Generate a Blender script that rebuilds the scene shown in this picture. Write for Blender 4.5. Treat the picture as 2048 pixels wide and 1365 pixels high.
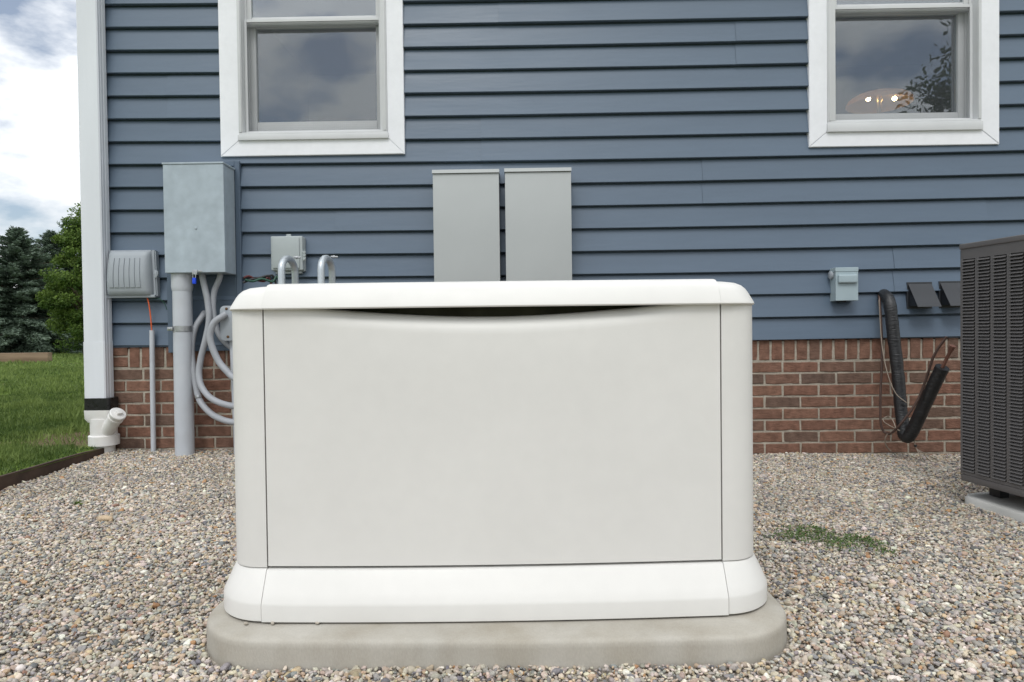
import bpy, bmesh, math, random
import numpy as np
from mathutils import Vector, Matrix, noise

for o in list(bpy.data.objects):
    bpy.data.objects.remove(o)
scene = bpy.context.scene
COL = scene.collection
R = math.radians

# ------------------------------------------------------------------ camera
F = 2048 * 24 / 36
YAW, PITCH, ROLL = 0.0127, 0.0178, 0.0122
CAM = Vector((0.0, -3.81, 0.705))
fwd = Vector((-math.sin(YAW) * math.cos(PITCH), math.cos(YAW) * math.cos(PITCH), -math.sin(PITCH)))
rt0 = Vector((math.cos(YAW), math.sin(YAW), 0.0))
up0 = rt0.cross(fwd)
up = up0 * math.cos(ROLL) + rt0 * math.sin(ROLL)
rt = rt0 * math.cos(ROLL) - up0 * math.sin(ROLL)
cd = bpy.data.cameras.new('camera')
cd.lens = 24; cd.sensor_width = 36; cd.sensor_fit = 'HORIZONTAL'
cd.clip_start = 0.05; cd.clip_end = 2000
cam = bpy.data.objects.new('camera', cd)
COL.objects.link(cam)
cam.matrix_world = Matrix((
    (rt.x, up.x, -fwd.x, CAM.x), (rt.y, up.y, -fwd.y, CAM.y), (rt.z, up.z, -fwd.z, CAM.z), (0, 0, 0, 1)))
scene.camera = cam

def P(px, py, Y=0.0):
    """world point on the plane y=Y measured from the photograph (2048 wide)"""
    d = fwd + rt * ((px - 1024) / F) - up * ((py - 682.5) / F)
    return CAM + d * ((Y - CAM.y) / d.y)

# ------------------------------------------------------------------ world, sun, exposure
SUN_EL, SUN_AZ = R(54), R(192)      # azimuth clockwise from +y: in front of the facade, a little to the left
world = bpy.data.worlds.new('World'); scene.world = world
world.use_nodes = True
nt = world.node_tree; N = nt.nodes; L = nt.links
for n in list(N): N.remove(n)
out = N.new('ShaderNodeOutputWorld'); bg = N.new('ShaderNodeBackground'); bg.inputs['Strength'].default_value = 0.115
sky = N.new('ShaderNodeTexSky'); sky.sky_type = 'NISHITA'; sky.sun_disc = False
sky.sun_elevation = SUN_EL; sky.sun_rotation = SUN_AZ
tc = N.new('ShaderNodeTexCoord')
mp = N.new('ShaderNodeMapping'); mp.inputs['Scale'].default_value = (1, 1, 2.2); mp.inputs['Location'].default_value = (2.2, 6.4, 0.2)
n1 = N.new('ShaderNodeTexNoise'); n1.inputs['Scale'].default_value = 5.0; n1.inputs['Detail'].default_value = 7; n1.inputs['Roughness'].default_value = 0.52
n2 = N.new('ShaderNodeTexNoise'); n2.inputs['Scale'].default_value = 3.4; n2.inputs['Detail'].default_value = 5
cr = N.new('ShaderNodeValToRGB'); cr.color_ramp.elements[0].position = 0.37; cr.color_ramp.elements[1].position = 0.50; cr.color_ramp.elements[0].color = (0.16, 0.16, 0.16, 1)
cc = N.new('ShaderNodeValToRGB')
cc.color_ramp.elements[0].position = 0.36; cc.color_ramp.elements[0].color = (10.4, 10.7, 11.0, 1)
cc.color_ramp.elements[1].position = 0.56; cc.color_ramp.elements[1].color = (12.2, 12.4, 12.6, 1)
mx = N.new('ShaderNodeMixRGB')
L.new(tc.outputs['Generated'], mp.inputs['Vector']); L.new(mp.outputs[0], n1.inputs['Vector']); L.new(mp.outputs[0], n2.inputs['Vector'])
L.new(n1.outputs['Fac'], cr.inputs['Fac']); L.new(n2.outputs['Fac'], cc.inputs['Fac'])
L.new(cr.outputs['Color'], mx.inputs['Fac']); L.new(sky.outputs[0], mx.inputs['Color1']); L.new(cc.outputs['Color'], mx.inputs['Color2'])
# overcast skies are brighter overhead than at the horizon (CIE overcast distribution, softened)
sx_ = N.new('ShaderNodeSeparateXYZ'); L.new(tc.outputs['Generated'], sx_.inputs[0])
mr = N.new('ShaderNodeMapRange'); mr.inputs['From Min'].default_value = 0; mr.inputs['From Max'].default_value = 1; mr.inputs['To Min'].default_value = 0.78; mr.inputs['To Max'].default_value = 1.3
L.new(sx_.outputs['Z'], mr.inputs['Value'])
ov = N.new('ShaderNodeMixRGB'); ov.blend_type = 'MULTIPLY'; ov.inputs['Fac'].default_value = 1
L.new(cc.outputs['Color'], ov.inputs['Color1']); L.new(mr.outputs[0], ov.inputs['Color2']); L.new(ov.outputs[0], mx.inputs['Color2'])
L.new(mx.outputs[0], bg.inputs['Color']); L.new(bg.outputs[0], out.inputs['Surface'])

sd = bpy.data.lights.new('sun', 'SUN'); sd.energy = 1.4; sd.angle = R(22); sd.color = (1.0, 0.985, 0.96)
so = bpy.data.objects.new('sun', sd); COL.objects.link(so)
sdir = Vector((math.sin(SUN_AZ) * math.cos(SUN_EL), math.cos(SUN_AZ) * math.cos(SUN_EL), math.sin(SUN_EL)))
so.rotation_euler = sdir.to_track_quat('Z', 'Y').to_euler()
so.location = sdir * 30
vs = scene.view_settings
vs.view_transform = 'Standard'; vs.look = 'None'; vs.gamma = 1.0; vs.exposure = -0.04; vs.use_curve_mapping = False

# ------------------------------------------------------------------ materials
def nodes_of(name):
    m = bpy.data.materials.new(name); m.use_nodes = True
    b = m.node_tree.nodes['Principled BSDF']
    return m, m.node_tree.nodes, m.node_tree.links, b

def mat(name, col, rough=0.6, var=0.08, vscale=6.0, bump=0.0, bscale=60.0, metal=0.0, spec=0.4,
        var2=0.0, v2scale=40.0, stretch=(1, 1, 1), tint=None, tint_amt=0.0, tint_scale=3.0, objrand=0.0):
    """plain colour with procedural blotches, fine grain, optional stain tint and bump"""
    m, N, L, b = nodes_of(name)
    b.inputs['Roughness'].default_value = rough; b.inputs['Metallic'].default_value = metal
    b.inputs['Specular IOR Level'].default_value = spec
    tc = N.new('ShaderNodeTexCoord'); mp = N.new('ShaderNodeMapping'); mp.inputs['Scale'].default_value = stretch
    L.new(tc.outputs['Object'], mp.inputs['Vector'])
    def ns(scale, detail=5):
        n = N.new('ShaderNodeTexNoise'); n.inputs['Scale'].default_value = scale; n.inputs['Detail'].default_value = detail
        L.new(mp.outputs[0], n.inputs['Vector']); return n
    def rng(src, lo, hi):
        r = N.new('ShaderNodeMapRange'); r.inputs['From Min'].default_value = 0.3; r.inputs['From Max'].default_value = 0.7
        r.inputs['To Min'].default_value = lo; r.inputs['To Max'].default_value = hi
        L.new(src, r.inputs['Value']); return r.outputs[0]
    val = rng(ns(vscale).outputs['Fac'], 1 - var, 1 + var)
    if var2:
        mm = N.new('ShaderNodeMath'); mm.operation = 'MULTIPLY'
        L.new(val, mm.inputs[0]); L.new(rng(ns(v2scale, 3).outputs['Fac'], 1 - var2, 1 + var2), mm.inputs[1]); val = mm.outputs[0]
    if objrand:
        oi = N.new('ShaderNodeObjectInfo'); r = N.new('ShaderNodeMapRange')
        r.inputs['To Min'].default_value = 1 - objrand; r.inputs['To Max'].default_value = 1 + objrand
        L.new(oi.outputs['Random'], r.inputs['Value'])
        mm = N.new('ShaderNodeMath'); mm.operation = 'MULTIPLY'; L.new(val, mm.inputs[0]); L.new(r.outputs[0], mm.inputs[1]); val = mm.outputs[0]
    src = None
    if tint is not None:
        t = N.new('ShaderNodeMixRGB'); t.inputs['Color1'].default_value = (*col, 1); t.inputs['Color2'].default_value = (*tint, 1)
        L.new(rng(ns(tint_scale, 6).outputs['Fac'], 0, tint_amt), t.inputs['Fac']); src = t.outputs[0]
    mul = N.new('ShaderNodeMixRGB'); mul.blend_type = 'MULTIPLY'; mul.inputs['Fac'].default_value = 1
    if src: L.new(src, mul.inputs['Color1'])
    else: mul.inputs['Color1'].default_value = (*col, 1)
    L.new(val, mul.inputs['Color2']); L.new(mul.outputs[0], b.inputs['Base Color'])
    rr = rng(ns(vscale * 2.3).outputs['Fac'], max(0.02, rough - 0.07), min(1, rough + 0.07)); L.new(rr, b.inputs['Roughness'])
    if bump:
        bp = N.new('ShaderNodeBump'); bp.inputs['Strength'].default_value = 1.0; bp.inputs['Distance'].default_value = bump
        L.new(ns(bscale, 6).outputs['Fac'], bp.inputs['Height']); L.new(bp.outputs[0], b.inputs['Normal'])
    return m

def srgb(r, g, b):
    return tuple(((c / 255) / 12.92 if c <= 10 else (((c / 255) + 0.055) / 1.055) ** 2.4) for c in (r, g, b))

M = {}
M['siding'] = mat('blue_vinyl', (0.100, 0.138, 0.188), 0.40, 0.05, 1.3, 0.0005, 25, var2=0.03, v2scale=9, stretch=(0.35, 1, 3), objrand=0.03)
M['board'] = mat('blue_board', (0.088, 0.122, 0.168), 0.45, 0.05, 3, 0.0003, 60)
M['white'] = mat('white_vinyl', (0.80, 0.81, 0.84), 0.4, 0.03, 4, 0.0002, 40, var2=0.02, v2scale=30)
M['spout'] = mat('white_aluminium', (0.68, 0.705, 0.745), 0.38, 0.05, 2.5, 0.0003, 20, stretch=(3, 3, 0.5))
M['sash'] = mat('white_sash', (0.60, 0.61, 0.62), 0.45, 0.04, 6)
M['mortar'] = mat('mortar', (0.38, 0.34, 0.28), 0.95, 0.16, 14, 0.004, 130, spec=0.1, var2=0.12, v2scale=90)
M['concrete'] = mat('pad_concrete', (0.45, 0.43, 0.385), 0.9, 0.05, 5.0, 0.0005, 420, spec=0.15, var2=0.05, v2scale=300, stretch=(1, 1, 0.45), tint=(0.31, 0.28, 0.225), tint_amt=0.75, tint_scale=9.0)
M['ac_pad'] = mat('grey_concrete', (0.45, 0.45, 0.43), 0.9, 0.1, 6, 0.001, 120, spec=0.15)
M['cream'] = mat('cream_powder_coat', (0.675, 0.667, 0.638), 0.45, 0.03, 2.2, 0.00012, 420, spec=0.35, var2=0.012, v2scale=26)
M['galv'] = mat('grey_blue_cabinet', (0.36, 0.42, 0.465), 0.38, 0.10, 5, 0.0003, 50, spec=0.5, var2=0.07, v2scale=22)
M['boxgrey'] = mat('grey_enclosure', (0.41, 0.43, 0.43), 0.45, 0.035, 3, 0.0002, 200)
M['plasgrey'] = mat('grey_plastic', (0.33, 0.36, 0.39), 0.5, 0.06, 9, 0.0003, 160)
M['jbox'] = mat('junction_grey', (0.37, 0.41, 0.415), 0.45, 0.06, 9, 0.0003, 90)
M['disc'] = mat('disconnect_grey', (0.34, 0.42, 0.45), 0.4, 0.04, 9)
M['pvc'] = mat('grey_pvc', (0.50, 0.53, 0.57), 0.4, 0.06, 7, tint=(0.4, 0.4, 0.4), tint_amt=0.25, tint_scale=9)
M['pvcwhite'] = mat('white_pvc', (0.74, 0.74, 0.73), 0.38, 0.05, 9, tint=(0.5, 0.45, 0.38), tint_amt=0.35, tint_scale=11)
M['flex'] = mat('flex_conduit', (0.33, 0.345, 0.37), 0.5, 0.08, 12)
M['emt'] = mat('metal_conduit', (0.50, 0.54, 0.57), 0.38, 0.08, 20, metal=0.55)
M['steel'] = mat('zinc_steel', (0.42, 0.43, 0.44), 0.35, 0.15, 40, metal=0.8)
M['rust'] = mat('rusty_screw', (0.13, 0.075, 0.04), 0.7, 0.3, 90, metal=0.4)
M['black'] = mat('black_plastic', (0.012, 0.013, 0.015), 0.42, 0.15, 10, spec=0.5)
M['vent'] = mat('black_vent', (0.03, 0.033, 0.038), 0.42, 0.12, 9, spec=0.5)
M['liner'] = mat('scoop_shade_liner', (0.06, 0.058, 0.042), 0.9, 0.2, 20, spec=0.1)  # dark colour stands in for shade inside the generator's handle scoop
M['foam'] = mat('black_wrap', (0.012, 0.013, 0.015), 0.46, 0.2, 15, 0.004, 55, spec=0.6, stretch=(0.6, 0.6, 2.6))
M['tape'] = mat('black_tape', (0.012, 0.012, 0.012), 0.3, 0.2, 20, 0.002, 40)
M['ac'] = mat('charcoal_metal', (0.112, 0.107, 0.107), 0.45, 0.08, 5, 0.0002, 120, spec=0.45)
M['acdark'] = mat('coil_black', (0.006, 0.006, 0.006), 0.8, 0.2, 20, spec=0.1)
M['copper'] = mat('dull_copper', (0.20, 0.10, 0.075), 0.5, 0.2, 30, metal=0.4)
M['copperline'] = mat('brown_copper_line', (0.10, 0.065, 0.055), 0.45, 0.2, 30, metal=0.3)
M['wire'] = mat('beige_wire', (0.27, 0.225, 0.18), 0.6, 0.1, 30)
M['darkwire'] = mat('dark_wire', (0.02, 0.02, 0.022), 0.5, 0.2, 30)
M['greenwire'] = mat('green_wire', (0.02, 0.075, 0.05), 0.5, 0.2, 30)
M['redwire'] = mat('maroon_wire', (0.09, 0.02, 0.02), 0.5, 0.2, 30)
M['orange'] = mat('orange_cable', (0.72, 0.13, 0.035), 0.5, 0.1, 30)
M['blue'] = mat('blue_lock', (0.01, 0.06, 0.62), 0.4, 0.1, 30)
M['edging'] = mat('brown_edging', (0.055, 0.036, 0.028), 0.75, 0.25, 12, 0.001, 60, tint=(0.10, 0.065, 0.045), tint_amt=0.6, tint_scale=7)
M['timber'] = mat('weathered_timber', (0.20, 0.135, 0.085), 0.85, 0.2, 4, 0.004, 20, stretch=(0.3, 3, 3), tint=(0.26, 0.19, 0.13), tint_amt=0.8)
M['bark'] = mat('bark', (0.09, 0.065, 0.045), 0.9, 0.3, 8, 0.02, 14, stretch=(2, 2, 0.4))
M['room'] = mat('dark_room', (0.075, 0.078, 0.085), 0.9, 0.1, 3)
M['soil'] = mat('gravel_bed', (0.30, 0.27, 0.23), 0.95, 0.35, 60, 0.006, 90, spec=0.1, var2=0.3, v2scale=150)
M['brass'] = mat('lamp_brass', (0.45, 0.34, 0.18), 0.35, 0.1, 20, metal=0.7)

def brick_mat():
    m, N, L, b = nodes_of('red_brown_brick')
    b.inputs['Roughness'].default_value = 0.9; b.inputs['Specular IOR Level'].default_value = 0.15
    oi = N.new('ShaderNodeObjectInfo'); cr = N.new('ShaderNodeValToRGB'); cr.color_ramp.interpolation = 'LINEAR'
    cols = [(0.0, (0.225, 0.125, 0.088)), (0.3, (0.190, 0.106, 0.076)), (0.55, (0.210, 0.110, 0.078)), (0.8, (0.180, 0.107, 0.079)), (0.95, (0.155, 0.100, 0.076)), (1.0, (0.115, 0.083, 0.068))]
    e = cr.color_ramp.elements; e[0].position = 0; e[0].color = (*cols[0][1], 1); e[1].position = 1; e[1].color = (*cols[-1][1], 1)
    for p, c in cols[1:-1]:
        q = e.new(p); q.color = (*c, 1)
    L.new(oi.outputs['Random'], cr.inputs['Fac'])
    tc = N.new('ShaderNodeTexCoord'); geo = N.new('ShaderNodeNewGeometry')
    n = N.new('ShaderNodeTexNoise'); n.inputs['Scale'].default_value = 26; n.inputs['Detail'].default_value = 8; n.inputs['Roughness'].default_value = 0.65
    L.new(geo.outputs['Position'], n.inputs['Vector'])
    r = N.new('ShaderNodeMapRange'); r.inputs['From Min'].default_value = 0.3; r.inputs['From Max'].default_value = 0.7; r.inputs['To Min'].default_value = 0.66; r.inputs['To Max'].default_value = 1.32
    L.new(n.outputs['Fac'], r.inputs['Value'])
    mul = N.new('ShaderNodeMixRGB'); mul.blend_type = 'MULTIPLY'; mul.inputs['Fac'].default_value = 1
    L.new(cr.outputs[0], mul.inputs['Color1']); L.new(r.outputs[0], mul.inputs['Color2']); L.new(mul.outputs[0], b.inputs['Base Color'])
    n3 = N.new('ShaderNodeTexNoise'); n3.inputs['Scale'].default_value = 75; n3.inputs['Detail'].default_value = 8; n3.inputs['Roughness'].default_value = 0.7
    mp = N.new('ShaderNodeMapping'); mp.inputs['Scale'].default_value = (0.5, 1, 1.4); L.new(geo.outputs['Position'], mp.inputs['Vector']); L.new(mp.outputs[0], n3.inputs['Vector'])
    bp = N.new('ShaderNodeBump'); bp.inputs['Distance'].default_value = 0.006; L.new(n3.outputs['Fac'], bp.inputs['Height']); L.new(bp.outputs[0], b.inputs['Normal'])
    return m
M['brick'] = brick_mat()

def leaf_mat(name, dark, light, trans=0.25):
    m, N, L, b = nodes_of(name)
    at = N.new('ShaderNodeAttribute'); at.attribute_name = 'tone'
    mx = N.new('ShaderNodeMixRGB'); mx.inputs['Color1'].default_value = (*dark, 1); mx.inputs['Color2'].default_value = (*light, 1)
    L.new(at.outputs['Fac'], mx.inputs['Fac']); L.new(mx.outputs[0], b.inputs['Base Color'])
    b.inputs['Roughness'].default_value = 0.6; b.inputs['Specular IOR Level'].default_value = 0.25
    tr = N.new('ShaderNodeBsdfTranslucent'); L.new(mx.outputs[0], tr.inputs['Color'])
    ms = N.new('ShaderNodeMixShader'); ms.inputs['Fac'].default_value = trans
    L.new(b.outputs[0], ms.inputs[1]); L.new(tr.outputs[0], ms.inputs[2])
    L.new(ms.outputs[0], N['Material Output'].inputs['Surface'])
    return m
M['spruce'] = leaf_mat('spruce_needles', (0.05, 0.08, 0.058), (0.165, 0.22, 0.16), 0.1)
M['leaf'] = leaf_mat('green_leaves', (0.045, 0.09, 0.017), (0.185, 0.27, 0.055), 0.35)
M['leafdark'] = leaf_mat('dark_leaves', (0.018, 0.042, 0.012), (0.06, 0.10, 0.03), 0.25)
M['grass'] = leaf_mat('grass_blades', (0.06, 0.105, 0.024), (0.205, 0.275, 0.075), 0.3)
M['weed'] = leaf_mat('weed_leaves', (0.055, 0.10, 0.028), (0.15, 0.22, 0.075), 0.25)

def glass_mat():
    m, N, L, b = nodes_of('window_glass')
    lw = N.new('ShaderNodeLayerWeight'); lw.inputs['Blend'].default_value = 0.5
    pw = N.new('ShaderNodeMath'); pw.operation = 'POWER'; pw.inputs[1].default_value = 5; L.new(lw.outputs['Facing'], pw.inputs[0])
    fr = N.new('ShaderNodeMath'); fr.operation = 'MULTIPLY_ADD'; fr.inputs[1].default_value = 0.9; fr.inputs[2].default_value = 0.19; L.new(pw.outputs[0], fr.inputs[0])
    gl = N.new('ShaderNodeBsdfGlossy'); gl.inputs['Roughness'].default_value = 0.012; gl.inputs['Color'].default_value = (0.92, 0.95, 1, 1)
    tr = N.new('ShaderNodeBsdfTransparent'); tr.inputs['Color'].default_value = (0.80, 0.84, 0.84, 1)
    ms = N.new('ShaderNodeMixShader'); L.new(fr.outputs[0], ms.inputs['Fac']); L.new(tr.outputs[0], ms.inputs[1]); L.new(gl.outputs[0], ms.inputs[2])
    # old panes are never perfectly flat
    n = N.new('ShaderNodeTexNoise'); n.inputs['Scale'].default_value = 2.5
    tc = N.new('ShaderNodeTexCoord'); L.new(tc.outputs['Object'], n.inputs['Vector'])
    bp = N.new('ShaderNodeBump'); bp.inputs['Distance'].default_value = 0.0015; L.new(n.outputs['Fac'], bp.inputs['Height']); L.new(bp.outputs[0], gl.inputs['Normal'])
    L.new(ms.outputs[0], N['Material Output'].inputs['Surface'])
    return m
M['glass'] = glass_mat()

def screen_mat():
    """woven insect screen: fine wire mesh, holes let light through"""
    m, N, L, b = nodes_of('insect_screen')
    b.inputs['Base Color'].default_value = (0.10, 0.11, 0.12, 1); b.inputs['Roughness'].default_value = 0.5
    tc = N.new('ShaderNodeTexCoord')
    ws = []
    for ax in ('X', 'Z'):
        w = N.new('ShaderNodeTexWave'); w.wave_type = 'BANDS'; w.bands_direction = ax; w.inputs['Scale'].default_value = 27; w.inputs['Distortion'].default_value = 0.0; w.inputs['Detail'].default_value = 0
        L.new(tc.outputs['Object'], w.inputs['Vector']); ws.append(w)
    a = N.new('ShaderNodeMath'); a.operation = 'MAXIMUM'; L.new(ws[0].outputs['Fac'], a.inputs[0]); L.new(ws[1].outputs['Fac'], a.inputs[1])
    r = N.new('ShaderNodeMapRange'); r.inputs['From Min'].default_value = 0.2; r.inputs['From Max'].default_value = 1.0
    r.inputs['To Min'].default_value = 0.20; r.inputs['To Max'].default_value = 0.26; L.new(a.outputs[0], r.inputs['Value'])
    tr = N.new('ShaderNodeBsdfTransparent'); ms = N.new('ShaderNodeMixShader')
    L.new(r.outputs[0], ms.inputs['Fac']); L.new(tr.outputs[0], ms.inputs[1]); L.new(b.outputs[0], ms.inputs[2])
    L.new(ms.outputs[0], N['Material Output'].inputs['Surface'])
    return m
M['screen'] = screen_mat()

def emit_mat(name, col, s):
    m, N, L, b = nodes_of(name)
    b.inputs['Base Color'].default_value = (*col, 1); b.inputs['Emission Color'].default_value = (*col, 1); b.inputs['Emission Strength'].default_value = s
    return m
M['bulb'] = emit_mat('lit_bulb', (1.0, 0.70, 0.36), 60)
def shade_mat():
    m, N, L, b = nodes_of('amber_lamp_glass')
    b.inputs['Base Color'].default_value = (0.7, 0.5, 0.28, 1); b.inputs['Roughness'].default_value = 0.3
    tr = N.new('ShaderNodeBsdfTranslucent'); tr.inputs['Color'].default_value = (0.85, 0.6, 0.35, 1)
    ms = N.new('ShaderNodeMixShader'); ms.inputs['Fac'].default_value = 0.55
    L.new(b.outputs[0], ms.inputs[1]); L.new(tr.outputs[0], ms.inputs[2]); L.new(ms.outputs[0], N['Material Output'].inputs['Surface'])
    return m
M['shade'] = shade_mat()

def pebble_mat():
    m, N, L, b = nodes_of('river_pebble')
    at = N.new('ShaderNodeAttribute'); at.attribute_type = 'INSTANCER'; at.attribute_name = 'col'
    tc = N.new('ShaderNodeTexCoord'); n = N.new('ShaderNodeTexNoise'); n.inputs['Scale'].default_value = 3; n.inputs['Detail'].default_value = 4
    L.new(tc.outputs['Object'], n.inputs['Vector'])
    r = N.new('ShaderNodeMapRange'); r.inputs['From Min'].default_value = 0.3; r.inputs['From Max'].default_value = 0.7; r.inputs['To Min'].default_value = 0.82; r.inputs['To Max'].default_value = 1.18
    L.new(n.outputs['Fac'], r.inputs['Value'])
    mul = N.new('ShaderNodeMixRGB'); mul.blend_type = 'MULTIPLY'; mul.inputs['Fac'].default_value = 1
    L.new(at.outputs['Color'], mul.inputs['Color1']); L.new(r.outputs[0], mul.inputs['Color2']); L.new(mul.outputs[0], b.inputs['Base Color'])
    b.inputs['Roughness'].default_value = 0.62; b.inputs['Specular IOR Level'].default_value = 0.3
    return m
M['pebble'] = pebble_mat()

def lawn_mat():
    m, N, L, b = nodes_of('lawn_turf')
    geo = N.new('ShaderNodeNewGeometry')
    def ns(s, d=6):
        n = N.new('ShaderNodeTexNoise'); n.inputs['Scale'].default_value = s; n.inputs['Detail'].default_value = d; L.new(geo.outputs['Position'], n.inputs['Vector']); return n
    c1 = N.new('ShaderNodeValToRGB'); e = c1.color_ramp.elements
    e[0].position = 0.33; e[0].color = (0.06, 0.10, 0.018, 1); e[1].position = 0.68; e[1].color = (0.15, 0.22, 0.042, 1)
    L.new(ns(3.0, 9).outputs['Fac'], c1.inputs['Fac'])
    c2 = N.new('ShaderNodeValToRGB'); c2.color_ramp.elements[0].position = 0.60; c2.color_ramp.elements[1].position = 0.70
    L.new(ns(1.1).outputs['Fac'], c2.inputs['Fac'])
    mx = N.new('ShaderNodeMixRGB'); mx.inputs['Color2'].default_value = (0.17, 0.13, 0.08, 1)
    # bare earth where the drain washes out
    ds_ = N.new('ShaderNodeVectorMath'); ds_.operation = 'DISTANCE'; ds_.inputs[1].default_value = (-2.68, 0.38, 0.05); L.new(geo.outputs['Position'], ds_.inputs[0])
    ad = N.new('ShaderNodeMath'); ad.operation = 'MULTIPLY_ADD'; ad.inputs[1].default_value = -0.5; L.new(ns(7).outputs['Fac'], ad.inputs[0]); L.new(ds_.outputs['Value'], ad.inputs[2])
    cm = N.new('ShaderNodeMapRange'); cm.inputs['From Min'].default_value = 0.0; cm.inputs['From Max'].default_value = 0.30; cm.inputs['To Min'].default_value = 1; cm.inputs['To Max'].default_value = 0; L.new(ad.outputs[0], cm.inputs['Value'])
    mxx = N.new('ShaderNodeMath'); mxx.operation = 'MAXIMUM'; L.new(cm.outputs[0], mxx.inputs[0]); L.new(c2.outputs[0], mxx.inputs[1])
    L.new(mxx.outputs[0], mx.inputs['Fac']); L.new(c1.outputs[0], mx.inputs['Color1']); L.new(mx.outputs[0], b.inputs['Base Color'])
    b.inputs['Roughness'].default_value = 0.95; b.inputs['Specular IOR Level'].default_value = 0.1
    bp = N.new('ShaderNodeBump'); bp.inputs['Distance'].default_value = 0.03; L.new(ns(40).outputs['Fac'], bp.inputs['Height']); L.new(bp.outputs[0], b.inputs['Normal'])
    return m
M['lawn'] = lawn_mat()

# ------------------------------------------------------------------ object helpers
WM = {}
def tag(o, label=None, cat=None, group=None, kind=None):
    if label: o['label'] = label
    if cat: o['category'] = cat
    if group: o['group'] = group
    if kind: o['kind'] = kind
    return o

def thing(name, label, cat, loc=(0, 0, 0), rotz=0.0, group=None, parent=None):
    o = bpy.data.objects.new(name, None); COL.objects.link(o)
    o.empty_display_size = 0.1
    m = Matrix.Translation(Vector(loc)) @ Matrix.Rotation(rotz, 4, 'Z')
    WM[o.name] = m
    if parent:
        o.parent = parent; o.matrix_local = WM[parent.name].inverted() @ m
    else:
        o.matrix_local = m
    return tag(o, label, cat, group)

def link_mesh(name, me, mt, parent=None, local=False):
    """verts in world coordinates (or in the parent's own when local); the origin moves to the mesh centre"""
    pm = WM[parent.name] if parent else Matrix.Identity(4)
    if not local and parent: me.transform(pm.inverted())
    n = len(me.vertices); co = np.empty(n * 3, dtype=np.float32); me.vertices.foreach_get('co', co)
    co = co.reshape(-1, 3); c = Vector(((co.min(0) + co.max(0)) / 2).tolist())
    me.transform(Matrix.Translation(-c))
    o = bpy.data.objects.new(name, me); COL.objects.link(o)
    if mt is not None: me.materials.append(M[mt] if isinstance(mt, str) else mt)
    if parent: o.parent = parent
    o.location = c
    WM[o.name] = pm @ Matrix.Translation(c)
    return o

def obj(name, bm, mt, parent=None, local=False, smooth=None, label=None):
    bmesh.ops.recalc_face_normals(bm, faces=bm.faces)
    me = bpy.data.meshes.new(name); bm.to_mesh(me); bm.free()
    if smooth is not None:
        me.polygons.foreach_set('use_smooth', [True] * len(me.polygons))
        me.set_sharp_from_angle(angle=R(smooth))
    o = link_mesh(name, me, mt, parent, local)
    if label: o['label'] = label
    return o

def NB(): return bmesh.new()

def box(bm, x0, x1, y0, y1, z0, z1, bev=0.0, seg=2):
    r = bmesh.ops.create_cube(bm, size=1.0)
    vs = r['verts']
    for v in vs:
        v.co = Vector((x0 + (v.co.x + .5) * (x1 - x0), y0 + (v.co.y + .5) * (y1 - y0), z0 + (v.co.z + .5) * (z1 - z0)))
    if bev > 0:
        es = list({e for v in vs for e in v.link_edges})
        bmesh.ops.bevel(bm, geom=es, offset=bev, offset_type='OFFSET', segments=seg, profile=0.6, affect='EDGES', clamp_overlap=True)
    return bm

def hexa(bm, pts):
    """8 corners: bottom loop of four then top loop of four"""
    v = [bm.verts.new(p) for p in pts]
    for f in ((3, 2, 1, 0), (4, 5, 6, 7), (0, 1, 5, 4), (1, 2, 6, 5), (2, 3, 7, 6), (3, 0, 4, 7)):
        bm.faces.new([v[i] for i in f])
    return bm

def smooth_path(pts, n=8):
    """Catmull-Rom through the points"""
    p = [Vector(q) for q in pts]
    if len(p) < 3: return p
    p = [p[0] * 2 - p[1]] + p + [p[-1] * 2 - p[-2]]
    out = []
    for i in range(1, len(p) - 2):
        a, b, c, d = p[i - 1], p[i], p[i + 1], p[i + 2]
        for k in range(n):
            t = k / n
            out.append(0.5 * ((2 * b) + (c - a) * t + (2 * a - 5 * b + 4 * c - d) * t * t + (3 * b - a - 3 * c + d) * t ** 3))
    out.append(p[-2]); return out

def tube(bm, pts, r, seg=12, caps=True):
    pts = [Vector(p) for p in pts]; n = len(pts)
    rs = r if isinstance(r, (list, tuple)) else [r] * n
    t0 = (pts[1] - pts[0]).normalized()
    ref = Vector((0, 0, 1)) if abs(t0.z) < 0.9 else Vector((1, 0, 0))
    nrm = (ref - t0 * ref.dot(t0)).normalized(); rings = []
    for i in range(n):
        t = (pts[min(i + 1, n - 1)] - pts[max(i - 1, 0)]).normalized()
        nrm = (nrm - t * nrm.dot(t)).normalized(); b = t.cross(nrm)
        rings.append([bm.verts.new(pts[i] + (nrm * math.cos(2 * math.pi * k / seg) + b * math.sin(2 * math.pi * k / seg)) * rs[i]) for k in range(seg)])
    for a, b_ in zip(rings, rings[1:]):
        for k in range(seg): bm.faces.new((a[k], a[(k + 1) % seg], b_[(k + 1) % seg], b_[k]))
    if caps:
        bm.faces.new(rings[0][::-1]); bm.faces.new(rings[-1])
    return bm

def lathe(bm, base, axis, prof, seg=24):
    """prof: list of (radius, distance along the axis)"""
    base = Vector(base); ax = Vector(axis).normalized()
    ref = Vector((0, 0, 1)) if abs(ax.z) < 0.9 else Vector((1, 0, 0))
    u = (ref - ax * ref.dot(ax)).normalized(); w = ax.cross(u); rings = []
    for r, h in prof:
        rings.append([bm.verts.new(base + ax * h + (u * math.cos(2 * math.pi * k / seg) + w * math.sin(2 * math.pi * k / seg)) * max(r, 1e-4)) for k in range(seg)])
    for a, b in zip(rings, rings[1:]):
        for k in range(seg): bm.faces.new((a[k], a[(k + 1) % seg], b[(k + 1) % seg], b[k]))
    bm.faces.new(rings[0][::-1]); bm.faces.new(rings[-1])
    return bm

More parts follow.
